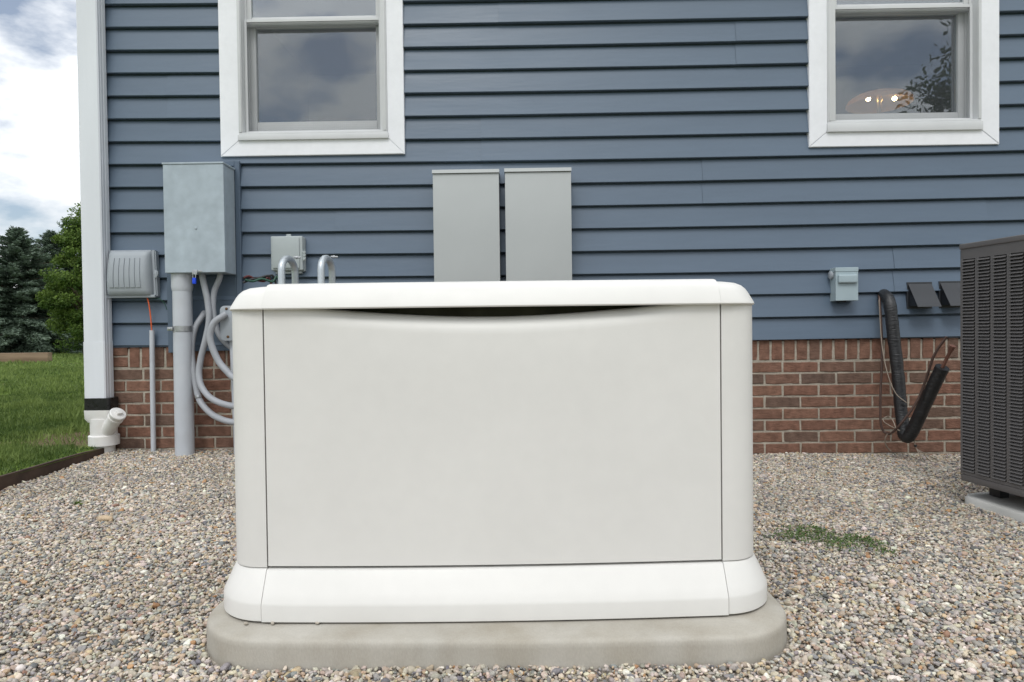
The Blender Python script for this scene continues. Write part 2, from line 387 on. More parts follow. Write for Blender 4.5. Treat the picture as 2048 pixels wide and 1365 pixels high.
def rrect(hx, hy, r, z, cx=0.0, cy=0.0, n=8, side=14):
    pts = []
    r = min(r, hx - 0.001, hy - 0.001)
    cs = ((hx - r, -hy + r, -90), (hx - r, hy - r, 0), (-hx + r, hy - r, 90), (-hx + r, -hy + r, 180))
    for i, (x, y, a0) in enumerate(cs):
        arc = [(x + r * math.cos(R(a0 + 90 * k / n)), y + r * math.sin(R(a0 + 90 * k / n))) for k in range(n + 1)]
        pts += arc
        nx, ny, na = cs[(i + 1) % 4]
        e = (nx + r * math.cos(R(na)), ny + r * math.sin(R(na))); s = arc[-1]
        for k in range(1, side): pts.append((s[0] + (e[0] - s[0]) * k / side, s[1] + (e[1] - s[1]) * k / side))
    return [Vector((cx + x, cy + y, z)) for x, y in pts]

def loft(bm, rings, cap0=True, cap1=True):
    vr = [[bm.verts.new(p) for p in r] for r in rings]; n = len(vr[0])
    for a, b in zip(vr, vr[1:]):
        for k in range(n): bm.faces.new((a[k], a[(k + 1) % n], b[(k + 1) % n], b[k]))
    if cap0: bm.faces.new(vr[0][::-1])
    if cap1: bm.faces.new(vr[-1])
    return bm

def cut(bm, co, no, fill=True):
    """keep the side the normal points away from"""
    g = list(bm.verts) + list(bm.edges) + list(bm.faces)
    r = bmesh.ops.bisect_plane(bm, geom=g, plane_co=co, plane_no=no, clear_outer=True, dist=1e-6)
    if fill:
        es = [e for e in r['geom_cut'] if isinstance(e, bmesh.types.BMEdge)]
        if es: bmesh.ops.holes_fill(bm, edges=es, sides=0)
    return bm

def sheet(name, verts, faces, mt, parent=None):
    me = bpy.data.meshes.new(name); me.from_pydata(verts, [], faces); me.update()
    return link_mesh(name, me, mt, parent)

rnd = random.Random(11)
rng = np.random.default_rng(5)

# ------------------------------------------------------------------ ground
X_EDGE = -2.285            # lawn edging runs straight out from the house corner
def z_gravel(x, y):
    w = max(0.0, min(1.0, 1 + y / 1.9))
    z = -0.0157 * (x - 0.85) * w
    z -= 0.009 * max(0.0, min(1.0, (-1.9 - y) / 0.4))
    return z + 0.010 * noise.noise(Vector((x * 1.3, y * 1.3, 0.3))) + 0.005 * noise.noise(Vector((x * 4.5, y * 4.5, 7.1)))
def z_lawn(x, y):
    near = math.exp(-(((x - X_EDGE) / 2.5) ** 2)) * math.exp(-((y + 0.5) / 3.5) ** 2)
    return -0.02 + 0.10 * near + 0.02 * noise.noise(Vector((x * 0.9, y * 0.9, 3.0)))

# lawn: near sheet with relief, then one plain sheet to the horizon
def grid(name, x0, x1, y0, y1, nx, ny, fz, mt):
    vs_ = [(x0 + (x1 - x0) * i / nx, y0 + (y1 - y0) * j / ny, 0) for j in range(ny + 1) for i in range(nx + 1)]
    vs_ = [(x, y, fz(x, y)) for x, y, _ in vs_]
    fs = [(j * (nx + 1) + i, j * (nx + 1) + i + 1, (j + 1) * (nx + 1) + i + 1, (j + 1) * (nx + 1) + i) for j in range(ny) for i in range(nx)]
    return sheet(name, vs_, fs, mt)
g = grid('lawn', -42, X_EDGE, -8, 45, 160, 190, z_lawn, 'lawn')
tag(g, 'green lawn sloping away beside the house', 'lawn', kind='structure')
g = sheet('ground', [(-500, -500, -0.075), (500, -500, -0.075), (500, 600, -0.075), (-500, 600, -0.075)], [(0, 1, 2, 3)], 'lawn')
tag(g, 'wide grassy ground reaching to the horizon', 'ground', kind='structure')
g = grid('gravel_bed', X_EDGE, 6.0, -6.5, 0.03, 110, 90, lambda x, y: z_gravel(x, y) - 0.006, 'soil')
tag(g, 'sandy bed under the loose pebbles', 'gravel bed', kind='structure')

# ------------------------------------------------------------------ house
HX0, HX1 = -2.36, 5.2
ZB, EXPO, LAP = 0.623, 0.1262, 0.025
def sag(x): return 0.0022 * (x - 0.3) ** 2
house = thing('house', 'house with blue vinyl siding above a red brick foundation', 'house', (1.4, 0.1, 0))

# windows, measured from the photograph
WIN = []
for (pl, pr, pb, lipl, lipr, lipt, lipb, gl, gr, gb, rail) in (
        (440, 808, 311, 475, 776, 263, 279, 487, 764, 243, 40),
        (1618, 1998, 292, 1655, 1966, 240, 262, 1668, 1951, 226, 14)):
    a = P(pl, 200, -.03); b = P(pr, 200, -.03); c = P((pl + pr) / 2, pb, -.03)
    WIN.append(dict(x0=a.x, x1=b.x, zb=c.z, lx0=P(lipl, 250, -.045).x, lx1=P(lipr, 250, -.045).x,
                    lz1=P((pl + pr) / 2, lipt, -.045).z, lz0=P((pl + pr) / 2, lipb, -.045).z,
                    gx0=P(gl, 200, -.02).x, gx1=P(gr, 200, -.02).x, pz=P((pl + pr) / 2, gb, 0.06).z, rz=P((pl + pr) / 2, rail, 0.03).z))
ZTOP = 3.55
WTOP = 3.12
siding_wall = NB()
# wall core with two openings
xs = [HX0]; 
for w in WIN: xs += [w['gx0'] - 0.01, w['gx1'] + 0.01]
xs += [HX1]
zo0 = min(w['lz1'] for w in WIN) - 0.01
for i in range(len(xs) - 1):
    if i % 2 == 0: box(siding_wall, xs[i], xs[i + 1], 0.034, 0.13, 0.605, ZTOP)
    else:
        w = WIN[i // 2]
        box(siding_wall, xs[i], xs[i + 1], 0.034, 0.13, 0.605, w['lz1'] - 0.012); box(siding_wall, xs[i], xs[i + 1], 0.034, 0.13, WTOP, ZTOP)
swall = obj('siding_wall', siding_wall, 'board', house)

SEAMS = {2: [P(672, 460).x], 4: [P(962, 280).x], 3: [P(1403, 355).x], 1: [P(1784, 540).x], 0: [0.4], 5: [-1.95, 3.2], 6: [1.2], 7: [-0.1], 8: [0.9], 9: [0.2], 10: [0.7]}
SEAMS[2].append(P(1965, 460).x)
def course(bm, k, x0, x1, first, dx=0.0):
    zb = ZB + k * EXPO; n = max(2, int((x1 - x0) / 0.22)); rows = []
    prof = [(0.0, 0.000), (-LAP + 0.003, 0.000), (-LAP, 0.003), (-LAP * 0.93, 0.012), (-LAP * 0.62, 0.055), (-LAP * 0.27, 0.10), (-LAP * 0.12, EXPO - 0.010), (0.008, EXPO - 0.007), (0.010, EXPO + 0.012)]
    for i in range(n + 1):
        x = x0 + (x1 - x0) * i / n
        wob = 0.0016 * noise.noise(Vector((x * 1.1, k * 3.7, 0.0)))
        rows.append([bm.verts.new((x, y + wob + dx, zb + z + sag(x) + 0.0012 * noise.noise(Vector((x * 0.9, k * 1.9, 5.0))))) for y, z in prof])
    for a, b in zip(rows, rows[1:]):
        for j in range(len(prof) - 1): bm.faces.new((a[j], b[j], b[j + 1], a[j + 1]))
    return bm
def segs(k, x0, x1):
    """course k between x0 and x1 without the window openings"""
    zb = ZB + k * EXPO; out_ = [(x0, x1)]
    for w in WIN:
        if zb + sag(w['x0']) > w['zb'] - 0.004 and zb < WTOP:
            a, b = w['x0'] + 0.03, w['x1'] - 0.03; nw = []
            for s, e in out_:
                if e <= a or s >= b: nw.append((s, e)); continue
                if s < a: nw.append((s, a))
                if e > b: nw.append((b, e))
            out_ = nw
    return out_
NPAIR = 11
for p in range(NPAIR):
    cuts = [HX0 + 0.02] + sorted(SEAMS.get(p, [])) + [HX1]
    for ci in range(len(cuts) - 1):
        a, b = cuts[ci], cuts[ci + 1]
        lo, hi = segs(2 * p, a, b), segs(2 * p + 1, a, b)
        dy = 0.0 if ci % 2 == 0 else -0.0024       # lapped end sits a hair proud
        if len(lo) == len(hi) and len(lo) > 1:
            groups = [([lo[i]], [hi[i]]) for i in range(len(lo))]
        else: groups = [(lo, hi)]
        for l_, h_ in groups:
            if not l_ and not h_: continue
            bm = NB()
            for s, e in l_: course(bm, 2 * p, s, e + (0.012 if dy and e < HX1 else 0), True, dy)
            for s, e in h_: course(bm, 2 * p + 1, s, e + (0.012 if dy and e < HX1 else 0), False, dy)
            obj('siding_panel', bm, 'siding', swall, smooth=25)
# starter strip under the lowest course and the white corner board
bm = NB(); box(bm, HX0 + 0.02, HX1, -0.014, 0.03, ZB + 0.004, ZB + 0.03); obj('starter_strip', bm, 'board', swall)
bm = NB(); box(bm, HX0 - 0.03, HX0 + 0.055, -0.028, 0.03, 0.60, ZTOP, 0.004); box(bm, HX0 - 0.03, HX0 - 0.002, 0.031, 0.10, 0.60, ZTOP, 0.004)
obj('corner_board', bm, 'white', house)
# side wall and rooms, closing the house off
bm = NB(); box(bm, HX0, HX0 + 0.1, 0.131, 7.0, -0.1, ZTOP); box(bm, HX1 - 0.1, HX1, 0.131, 7.0, -0.1, ZTOP); box(bm, HX0 + .101, HX1 - .101, 6.9, 7.0, -0.1, ZTOP)
obj('side_wall', bm, 'siding', house)
bm = NB(); box(bm, HX0 - 0.25, HX1 + 0.25, 0.0, 7.2, ZTOP + 0.002, ZTOP + 0.15); obj('roof', bm, 'white', house)
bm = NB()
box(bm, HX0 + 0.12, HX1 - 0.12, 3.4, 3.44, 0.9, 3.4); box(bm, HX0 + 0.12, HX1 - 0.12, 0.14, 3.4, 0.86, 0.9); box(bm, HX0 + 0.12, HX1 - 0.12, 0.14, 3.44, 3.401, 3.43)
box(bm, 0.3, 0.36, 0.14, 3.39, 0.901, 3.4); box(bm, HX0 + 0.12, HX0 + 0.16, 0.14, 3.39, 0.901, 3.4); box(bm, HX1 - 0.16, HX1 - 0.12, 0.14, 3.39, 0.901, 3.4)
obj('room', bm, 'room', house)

# brick foundation
ZSB = 0.512                # underside of the soldier course
fnd = NB(); box(fnd, HX0 - 0.01, HX1, 0.0, 0.20, -0.25, 0.600); 
# the mortar face is ragged: a fine sheet pushed in and out
nx, nz = 380, 46
vsr = [[fnd.verts.new((HX0 - 0.01 + (HX1 - HX0 + 0.01) * i / nx, -0.0045 + 0.003 * noise.noise(Vector((i * 0.43, j * 0.61, 1.0))) + 0.002 * noise.noise(Vector((i * 1.7, j * 1.9, 4.0))), -0.1 + 0.72 * j / nz)) for i in range(nx + 1)] for j in range(nz + 1)]
for j in range(nz):
    for i in range(nx): fnd.faces.new((vsr[j][i], vsr[j][i + 1], vsr[j + 1][i + 1], vsr[j + 1][i]))
foundation = obj('foundation_wall', fnd, 'mortar', house, smooth=60)
def brick_mesh(lx, lz, seed):
    rr = random.Random(seed); bm = NB(); box(bm, -lx / 2, lx / 2, -0.03, 0.03, -lz / 2, lz / 2)
    es = [e for e in bm.edges if all(v.co.y < 0 for v in e.verts)]
    bmesh.ops.subdivide_edges(bm, edges=[e for e in es if abs(e.verts[0].co.x - e.verts[1].co.x) > abs(e.verts[0].co.z - e.verts[1].co.z)] if lx > lz else [e for e in es if abs(e.verts[0].co.z - e.verts[1].co.z) > 0.05], cuts=3)
    fe = [e for e in bm.edges if all(v.co.y < -0.029 for v in e.verts) and len([f for f in e.link_faces if abs(f.normal.y) > 0.9]) == 1]
    bmesh.ops.bevel(bm, geom=fe, offset=0.0028, segments=1, affect='EDGES', clamp_overlap=True)
    for v in bm.verts:
        if v.co.y < -0.02: v.co += Vector((rr.uniform(-.0016, .0016), rr.uniform(-.0012, .0012), rr.uniform(-.0017, .0017)))
    bmesh.ops.recalc_face_normals(bm, faces=bm.faces)
    me = bpy.data.meshes.new('brick'); bm.to_mesh(me); bm.free(); me.materials.append(M['brick']); return me
PITCHX, PITCHZ = 0.1985, 0.0647
str_me = [brick_mesh(PITCHX - 0.0115, PITCHZ - 0.0105, s) for s in range(7)]
half_me = [brick_mesh(PITCHX / 2 - 0.0115, PITCHZ - 0.0105, 20 + s) for s in range(3)]
sol_me = [brick_mesh(0.0560, 0.13, 40 + s) for s in range(6)]
fw_inv = WM[foundation.name].inverted()
hid = []                    # the ones behind the generator become one joined part
def put_brick(me, x, z):
    y = 0.021 + rnd.uniform(-.0015, .0015)
    if -1.22 < x < 1.02: hid.append((me, Vector((x, y, z)))); return
    if x > 3.35: hid.append((me, Vector((x, y, z)))); return
    o = bpy.data.objects.new('brick', me); COL.objects.link(o); o.parent = foundation
    o.location = fw_inv @ Vector((x, y, z)); o.rotation_euler = (0, R(rnd.uniform(-.35, .35)), 0)
xj = P(1564.6, 735).x
row = 0
for row in range(9):
    z = ZSB - 0.006 - PITCHZ * (row + 0.5); off = xj if row % 2 == 0 else xj + PITCHX * 0.49
    k0 = int((HX0 - off) / PITCHX) - 1
    x = off + k0 * PITCHX
    while x < HX1 - 0.1:
        c = x + PITCHX / 2
        if c - PITCHX / 2 < HX0 - 0.005:
            if c + PITCHX / 2 > HX0 + 0.09: put_brick(rnd.choice(half_me), c + PITCHX / 4, z)
        else: put_brick(rnd.choice(str_me), c, z)
        x += PITCHX
xs0 = P(1480 + 275 / 4.55, 700).x
k = int((HX0 + 0.2 - xs0) / 0.0692)
x = xs0 + k * 0.0692 + 0.0346
for q in range(2): put_brick(rnd.choice(half_me), P(241, 700).x, ZSB + 0.033 + q * 0.064)
xl = P(270, 700).x
while xl < -1.25: put_brick(rnd.choice(sol_me), xl, ZSB + 0.068); xl += 0.0692
while x < HX1 - 0.05:
    if x > xl: put_brick(rnd.choice(sol_me), x, ZSB + 0.068)
    x += 0.0692
bm = NB()
for me, c in hid:
    t = bpy.data.meshes.new('t'); b2 = NB(); b2.from_mesh(me); b2.transform(Matrix.Translation(c)); b2.to_mesh(t); b2.free(); bm.from_mesh(t); bpy.data.meshes.remove(t)
o = obj('brick_courses', bm, 'brick', foundation); o['kind'] = 'stuff'

# windows
def window(w, mitre):
    win = NB()
    x0, x1, zb = w['x0'], w['x1'], w['zb']; lx0, lx1 = w['lx0'], w['lx1']
    # casing: two stiles and a bottom board, mitred, each its own piece
    e = thing('window', None, None, ((x0 + x1) / 2, -0.03, zb), parent=house)
    zi = w['lz0'] + 0.006; xa, xb = lx0 + 0.006, lx1 - 0.006
    yf, yb = -0.034, 0.03
    g_ = 0.0006 if mitre else 0.0002
    def board(pts):
        bm = NB(); hexa(bm, [Vector((p[0], yf, p[1])) for p in pts] + [Vector((p[0], yb, p[1])) for p in pts])
        es = [ed for ed in bm.edges if all(v.co.y < yf + 0.001 for v in ed.verts)]
        bmesh.ops.bevel(bm, geom=es, offset=0.0025, segments=2, affect='EDGES'); obj('casing', bm, 'white', e)
    board([(x0, zb), (x1, zb), (xb - g_, zi), (xa + g_, zi)])
    board([(x0, zb + g_ * 2.2), (xa, zi + g_ * 2.2), (xa, WTOP + 0.1), (x0, WTOP + 0.1)])
    board([(x1, zb + g_ * 2.2), (x1, WTOP + 0.1), (xb, WTOP + 0.1), (xb, zi + g_ * 2.2)])
    board([(x0, WTOP + 0.2), (x0, WTOP + 0.103), (x1, WTOP + 0.103), (x1, WTOP + 0.2)])
    # frame: nosed lip, jambs and sill
    gx0, gx1 = w['gx0'], w['gx1']; zs = w['lz1']
    bm = NB()
    box(bm, lx0, lx1, -0.048, 0.0, w['lz0'], zs - 0.012, 0.003)             # sill nose
    box(bm, lx0 + 0.006, lx1 - 0.006, -0.042, 0.12, zs - 0.0115, zs, 0.002)     # sill
    for s, (a, b) in enumerate(((lx0 + 0.004, gx0), (gx1, lx1 - 0.004))):
        box(bm, a, b, -0.041, 0.12, zs + 0.0005, WTOP + 0.09, 0.003)
        c, d = (a + 0.006, a + 0.018) if s == 0 else (b - 0.018, b - 0.006)
        box(bm, c, d, -0.046, -0.04, zs + 0.001, WTOP + 0.09, 0.002)
        # balance track
        t = gx0 if s == 0 else gx1
        sg = 1 if s == 0 else -1
        box(bm, min(t, t + sg * 0.012), max(t, t + sg * 0.012), 0.012, 0.02, zs + 0.001, WTOP, 0.001)
        box(bm, min(t, t + sg * 0.010), max(t, t + sg * 0.010), 0.050, 0.056, zs + 0.001, WTOP, 0.001)
    box(bm, lx0, lx1, -0.04, 0.12, WTOP + 0.01, WTOP + 0.1)
    obj('frame', bm, 'sash', e, smooth=30)
    # lower sash, inner plane
    rz = w['rz']; st = 0.044; rb = w['pz'] - zs
    bm = NB(); ya, yb2 = 0.058, 0.094
    box(bm, gx0 + .002, gx0 + st, ya, yb2, zs + 0.002, rz + 0.01, 0.003); box(bm, gx1 - st, gx1 - .002, ya, yb2, zs + 0.002, rz + 0.01, 0.003)
    box(bm, gx0 + st + .0005, gx1 - st - .0005, ya, yb2, zs + 0.002, zs + rb - 0.008, 0.003)
    box(bm, gx0 + st + .0005, gx1 - st - .0005, ya + 0.006, yb2, zs + rb - 0.0075, zs + rb, 0.002)
    box(bm, gx0 + st + .0005, gx1 - st - .0005, ya, yb2, rz - 0.028, rz + 0.01, 0.003)
    obj('lower_sash', bm, 'sash', e, smooth=30)
    bm = NB(); box(bm, gx0 + st - .004, gx1 - st + .004, 0.074, 0.078, zs + rb - 0.01, rz - 0.02); obj('pane', bm, 'glass', e)
    # upper sash, outer plane
    bm = NB(); ya, yb2 = 0.021, 0.049
    box(bm, gx0 + .002, gx0 + st - .008, ya, yb2, rz - 0.03, WTOP, 0.003); box(bm, gx1 - st + .008, gx1 - .002, ya, yb2, rz - 0.03, WTOP, 0.003)
    box(bm, gx0 + st - .0075, gx1 - st + .0075, ya, yb2, rz - 0.03, rz + 0.008, 0.003)
    box(bm, gx0 + st - .0075, gx1 - st + .0075, ya + .006, yb2, rz + 0.0085, rz + 0.017, 0.002)
    obj('upper_sash', bm, 'sash', e, smooth=30)
    bm = NB(); box(bm, gx0 + st - .012, gx1 - st + .012, 0.034, 0.038, rz + 0.01, WTOP); obj('pane', bm, 'glass', e)
    # insect screen over the lower half with a slim frame
    bm = NB()
    box(bm, gx0 + .001, gx0 + .016, 0.0, 0.01, zs + .002, rz - .005, 0.001); box(bm, gx1 - .016, gx1 - .001, 0.0, 0.01, zs + .002, rz - .005, 0.001)
    box(bm, gx0 + .0165, gx1 - .0165, 0.0, 0.01, zs + .002, zs + .018, 0.001); box(bm, gx0 + .0165, gx1 - .0165, 0.0, 0.01, rz - .021, rz - .005, 0.001)
    obj('screen_frame', bm, 'sash', e)
    bm = NB(); v = [bm.verts.new(q) for q in ((gx0 + .01, .005, zs + .01), (gx1 - .01, .005, zs + .01), (gx1 - .01, .005, rz - .01), (gx0 + .01, .005, rz - .01))]; bm.faces.new(v)
    obj('insect_screen', bm, 'screen', e)
    return e
w1 = window(WIN[0], False); w1['label'] = 'window above the grey cabinet reflecting clouds'
w2 = window(WIN[1], True); w2['label'] = 'window with a lit lamp behind its glass'

# lit lamp inside the right-hand window
lc = P(1758, 180, 0.75)
lamp = thing('table_lamp', 'lit lamp with wide amber dome shade and two bulbs behind right window', 'lamp', (lc.x, lc.y, 0.9))
rad = (P(1818, 200, .75).x - P(1698, 200, .75).x) / 2
prof = [(0.004 + rad * math.sin(a), 0.075 * math.cos(a)) for a in [R(90 * i / 10) for i in range(11)]]
bm = NB(); ring = [(r + 0.0, h) for r, h in prof] + [(r * 0.985, h - 0.006) for r, h in reversed(prof)]
lathe(bm, (lc.x, lc.y, P(1758, 208, .75).z), (0, 0, 1), ring, 40); obj('shade', bm, 'shade', lamp, smooth=60)
zl = P(1758, 201, .75).z
for sx in (-1, 1):
    bm = NB(); bmesh.ops.create_uvsphere(bm, u_segments=16, v_segments=10, radius=0.014); bm.transform(Matrix.Translation((lc.x + sx * (P(1786, 200, .75).x - P(1734, 200, .75).x) / 2, lc.y - 0.03, zl)))
    obj('bulb', bm, 'bulb', lamp, smooth=80)
bm = NB(); lathe(bm, (lc.x, lc.y, 0.9), (0, 0, 1), [(0.1, 0), (0.1, 0.02), (0.02, 0.05), (0.014, 0.3), (0.014, zl - 0.92), (0.022, zl - 0.9), (0.012, zl - 0.86)], 20); obj('stem', bm, 'brass', lamp, smooth=40)
bm = NB(); lathe(bm, (lc.x, lc.y, P(1758, 208, .75).z + 0.07), (0, 0, 1), [(0.012, 0), (0.012, 0.008), (0.005, 0.014), (0.008, 0.024), (0.002, 0.036)], 14); obj('finial', bm, 'brass', lamp, smooth=40)

# flat blue mounting board with channel trim behind the grey cabinet
bx0, bx1 = P(337, 600, -.02).x, P(484, 500, -.02).x
bz1 = P(484, 323, -.02).z
mb = NB(); box(mb, bx0 + 0.03, bx1 - 0.03, -0.022, 0.0, ZB - 0.02, bz1 - 0.02); board = obj('mounting_board', mb, 'board', house)
bm = NB(); box(bm, bx0, bx0 + 0.029, -0.034, 0.0, ZB - 0.028, bz1, 0.003); obj('channel_trim', bm, 'board', board)
bm = NB(); box(bm, bx1 - 0.029, bx1, -0.034, 0.0, ZB - 0.028, bz1, 0.003); box(bm, bx1 - 0.04, bx1 - 0.031, -0.030, -0.0, ZB - 0.02, bz1 - 0.03, 0.001); obj('channel_trim', bm, 'board', board)
bm = NB(); box(bm, bx0 + 0.0295, bx1 - 0.0295, -0.034, 0.0, bz1 - 0.029, bz1 - 0.0005, 0.003); obj('channel_trim', bm, 'board', board)

# ------------------------------------------------------------------ generator
GX, GY, GZ = -0.070, -1.955, 0.052
gen = thing('generator', 'cream standby generator with scooped front panel under an overhanging lid', 'generator', (GX, GY, GZ), R(1.13))
BW, BD, BR = 0.620, 0.288, 0.075       # body half width, half depth, corner radius
ZS, ZL = 0.111, 0.706                  # top of the skirt, underside of the lid (above the pad)
SEAM = 0.5225
BOW = 0.018                            # the front is gently bowed
def bow(bm, hx=0.62, hy=0.288, cx=0.0, cy=0.0, amt=BOW):
    for v in bm.verts:
        x, y = v.co.x - cx, v.co.y - cy
        if y < 0: v.co.y -= amt * max(0.0, 1 - (x / hx) ** 2) * min(1.0, -y / hy)
    return bm
def lpart(name, bm, mt='cream', parent=gen, sm=35): return obj(name, bow(bm), mt, parent, local=True, smooth=sm)
# body shell pieces: four corner posts, side and back panels
def shell(z0, z1, inset=0.0):
    bm = NB(); loft(bm, [rrect(BW - inset, BD - inset, BR, z0), rrect(BW - inset, BD - inset, BR, z1)]); return bm
for sx in (-1, 1):
    for sy in (-1, 1):
        bm = shell(ZS + 0.001, ZL + 0.0015)
        cut(bm, (sx * (SEAM + 0.0024), 0, 0), (-sx, 0, 0)); cut(bm, (0, sy * 0.205, 0), (0, -sy, 0)); lpart('corner_post', bm)
    bm = shell(ZS + 0.001, ZL + 0.001, 0.003)
    cut(bm, (sx * 0.54, 0, 0), (-sx, 0, 0)); cut(bm, (0, 0.2035, 0), (0, 1, 0)); cut(bm, (0, -0.2035, 0), (0, -1, 0)); lpart('side_panel', bm)
bm = shell(ZS + 0.001, ZL + 0.001); cut(bm, (SEAM, 0, 0), (1, 0, 0)); cut(bm, (-SEAM, 0, 0), (-1, 0, 0)); cut(bm, (0, 0.25, 0), (0, -1, 0)); lpart('back_panel', bm)
# added dark box behind the handle scoop, its colour deepening the lid's shade
bm = NB(); box(bm, -0.53, 0.53, -0.235, 0.24, ZS + 0.002, ZL + 0.02); lpart('shade_liner', bm, 'liner', sm=None)
# front panel: vertical sheet whose top edge dips and rolls inwards into a long handle scoop
bm = NB(); nx = 96; rows = []
HW = SEAM - 0.001; ZP0 = ZS + 0.004
for i in range(nx + 1):
    x = -HW + 2 * HW * i / nx
    t = min(1.0, abs(x + 0.0) / 0.475)
    dip = 0.028 * (0.5 + 0.5 * math.cos(math.pi * t)) ** 0.62
    col = []
    zc = ZL + 0.004 - dip                         # where the lip starts to roll
    for j in range(7):                            # flat part
        z = ZP0 + (zc - 0.042 - ZP0) * j / 6; col.append((x, -BD, z))
    amt = min(1.0, dip / 0.012)
    for j in range(1, 9):                         # rolled lip
        a = R(90 * j / 8); col.append((x, -BD + amt * 0.036 * (1 - math.cos(a)), zc - 0.042 + 0.042 * math.sin(a)))
    col.append((x, -BD + amt * 0.036 + 0.010, zc + 0.0005))
    rows.append([bm.verts.new(c) for c in col])
for a, b in zip(rows, rows[1:]):
    for j in range(len(a) - 1): bm.faces.new((a[j], b[j], b[j + 1], a[j + 1]))
ext = bmesh.ops.extrude_edge_only(bm, edges=[e for e in bm.edges if e.is_boundary])['geom']
# turn the panel's side and bottom edges back so that it has thickness
for v in ext:
    if isinstance(v, bmesh.types.BMVert): v.co.y += 0.018
be = [e for e in bm.edges if len(e.link_faces) == 2 and e.calc_face_angle(0) > 1.2 and max(v.co.y for v in e.verts) < -BD + 0.004]
bmesh.ops.bevel(bm, geom=be, offset=0.0025, segments=2, affect='EDGES', clamp_overlap=True)
front = lpart('front_panel', bm, sm=40)
# plinth skirt: flared, in four pieces
def skirt(sel):
    rings = []
    for z, o_ in ((0.004, 0.040), (0.006, 0.043), (0.040, 0.0435), (0.047, 0.0415), (0.066, 0.0305), (0.085, 0.019), (0.100, 0.0095), (0.108, 0.004), (0.1095, 0.000), (0.1095, -0.02)):
        rings.append(rrect(BW + o_ * 0.76, BD + o_, BR + o_ + 0.012, z, n=12))
    bm = NB(); loft(bm, rings)
    return bm
for sx in (-1, 1):
    bm = skirt(0); cut(bm, (sx * (SEAM + 0.0022), 0, 0), (-sx, -0.0, -0.0)); lpart('skirt_corner', bm, sm=30)
for sy in (-1, 1):
    bm = skirt(0); cut(bm, (SEAM + 0.0005, 0, 0), (1, 0, 0)); cut(bm, (-SEAM - 0.0005, 0, 0), (-1, 0, 0)); cut(bm, (0, sy * 0.1, 0), (0, -sy, 0))
    bm.transform(Matrix.Translation((0, sy * 0.0025, -0.001))); lpart('skirt_panel', bm, sm=30)
# lid: middle section between two end caps
def lid(top):
    rings = []
    for z, ins in ((0.0, 0.006), (-0.003, 0.002), (0.0, 0.0), (0.004, 0.001), (0.028, 0.013), (0.036, 0.018), (0.044, 0.026), (0.050, 0.038), (0.053, 0.055), (0.0545, 0.085), (0.055, 0.12)):
        h = z if z < 0.03 else 0.03 + (z - 0.03) * top
        rings.append(rrect(BW + 0.0035 - ins, BD + 0.014 - ins, 0.085 - ins * 0.4, ZL + h, n=12))
    bm = NB(); loft(bm, rings); return bm
for sx in (-1, 1):
    bm = lid(1.0); cut(bm, (sx * (SEAM - 0.002), 0, 0), (-sx, 0, 0)); lpart('lid_end', bm, sm=40)
bm = lid(1.24); cut(bm, (SEAM - 0.0028, 0, 0), (1, 0, 0)); cut(bm, (-SEAM + 0.0028, 0, 0), (-1, 0, 0))
bm.transform(Matrix.Diagonal((1, 1.006, 1, 1))); lpart('lid_top', bm, sm=40)
# pad
PADX, PADY = -0.066, -1.945
bm = NB(); rings = []
for z, ins in ((-0.12, 0.0), (0.034, 0.0), (0.043, 0.001), (0.0475, 0.0035), (0.0500, 0.008), (0.0510, 0.014), (0.0512, 0.05)):
    rings.append([Vector((p.x, p.y, p.z + 0.0012 * noise.noise(p * 9))) for p in rrect(0.674 - ins, 0.427 - ins, 0.17 - ins * 0.5, z, PADX, PADY, n=14, side=14)])
loft(bm, rings); bow(bm, 0.67, 0.432, PADX, PADY, 0.020)
o = obj('equipment_pad', bm, 'concrete', smooth=50); tag(o, 'low rounded concrete pad carrying the cream generator', 'pad')

# ------------------------------------------------------------------ air conditioner
AXIS = math.atan2(0.151, 1.0)
c0 = P(1921, 700, -1.08)
AW, AH0 = 0.74, 0.075
zt = P(1918, 489, -1.08).z; zb_ = P(1925, 961, -1.08).z
acx, acy = c0.x, c0.y
# local frame: origin at the visible far-left corner, -y runs along the louvered side towards the camera
ac = thing('air_conditioner', 'dark grey louvered air conditioner condenser at the right edge', 'air conditioner', (acx, acy, zb_), AXIS)
HH = zt - zb_
bm = NB(); box(bm, 0.014, AW - 0.014, -AW + 0.014, -0.014, 0.02, HH - 0.03); obj('coil_core', bm, 'acdark', ac, local=True)
bm = NB(); box(bm, 0.0, AW, -AW, 0.0, 0.0, 0.028, 0.006); obj('base_pan', bm, 'ac', ac, local=True, smooth=30)
bm = NB(); box(bm, -0.004, AW + 0.004, -AW - 0.004, 0.004, HH - 0.022, HH, 0.006, 3); obj('top_cover', bm, 'ac', ac, local=True, smooth=30)
bm = NB(); lathe(bm, (AW / 2, -AW / 2, HH), (0, 0, 1), [(0.31, 0), (0.31, 0.012), (0.29, 0.018), (0.08, 0.024), (0.0, 0.024)], 40); obj('fan_grille', bm, 'ac', ac, local=True, smooth=30)
CP, NR = 0.0715, 66
zl0, zl1 = 0.040, HH - 0.062; RP = (zl1 - zl0) / NR
def side_frame(vertical_x):
    bm = NB()
    box(bm, 0.0, 0.003, -AW, 0.0, zl1, HH - 0.0225); box(bm, 0.0, 0.003, -AW, 0.0, 0.0285, zl0)
    for i in range(11):
        y = -0.004 - i * CP
        w = 0.012 if i else 0.008
        box(bm, -0.0012, 0.0032, y - w, y + (0.004 if i else 0.004), zl0 + 0.0002, zl1 - 0.0002, 0.001, 1)
    return bm
panel = obj('louver_panel', side_frame(0), 'ac', ac, local=True, smooth=30)
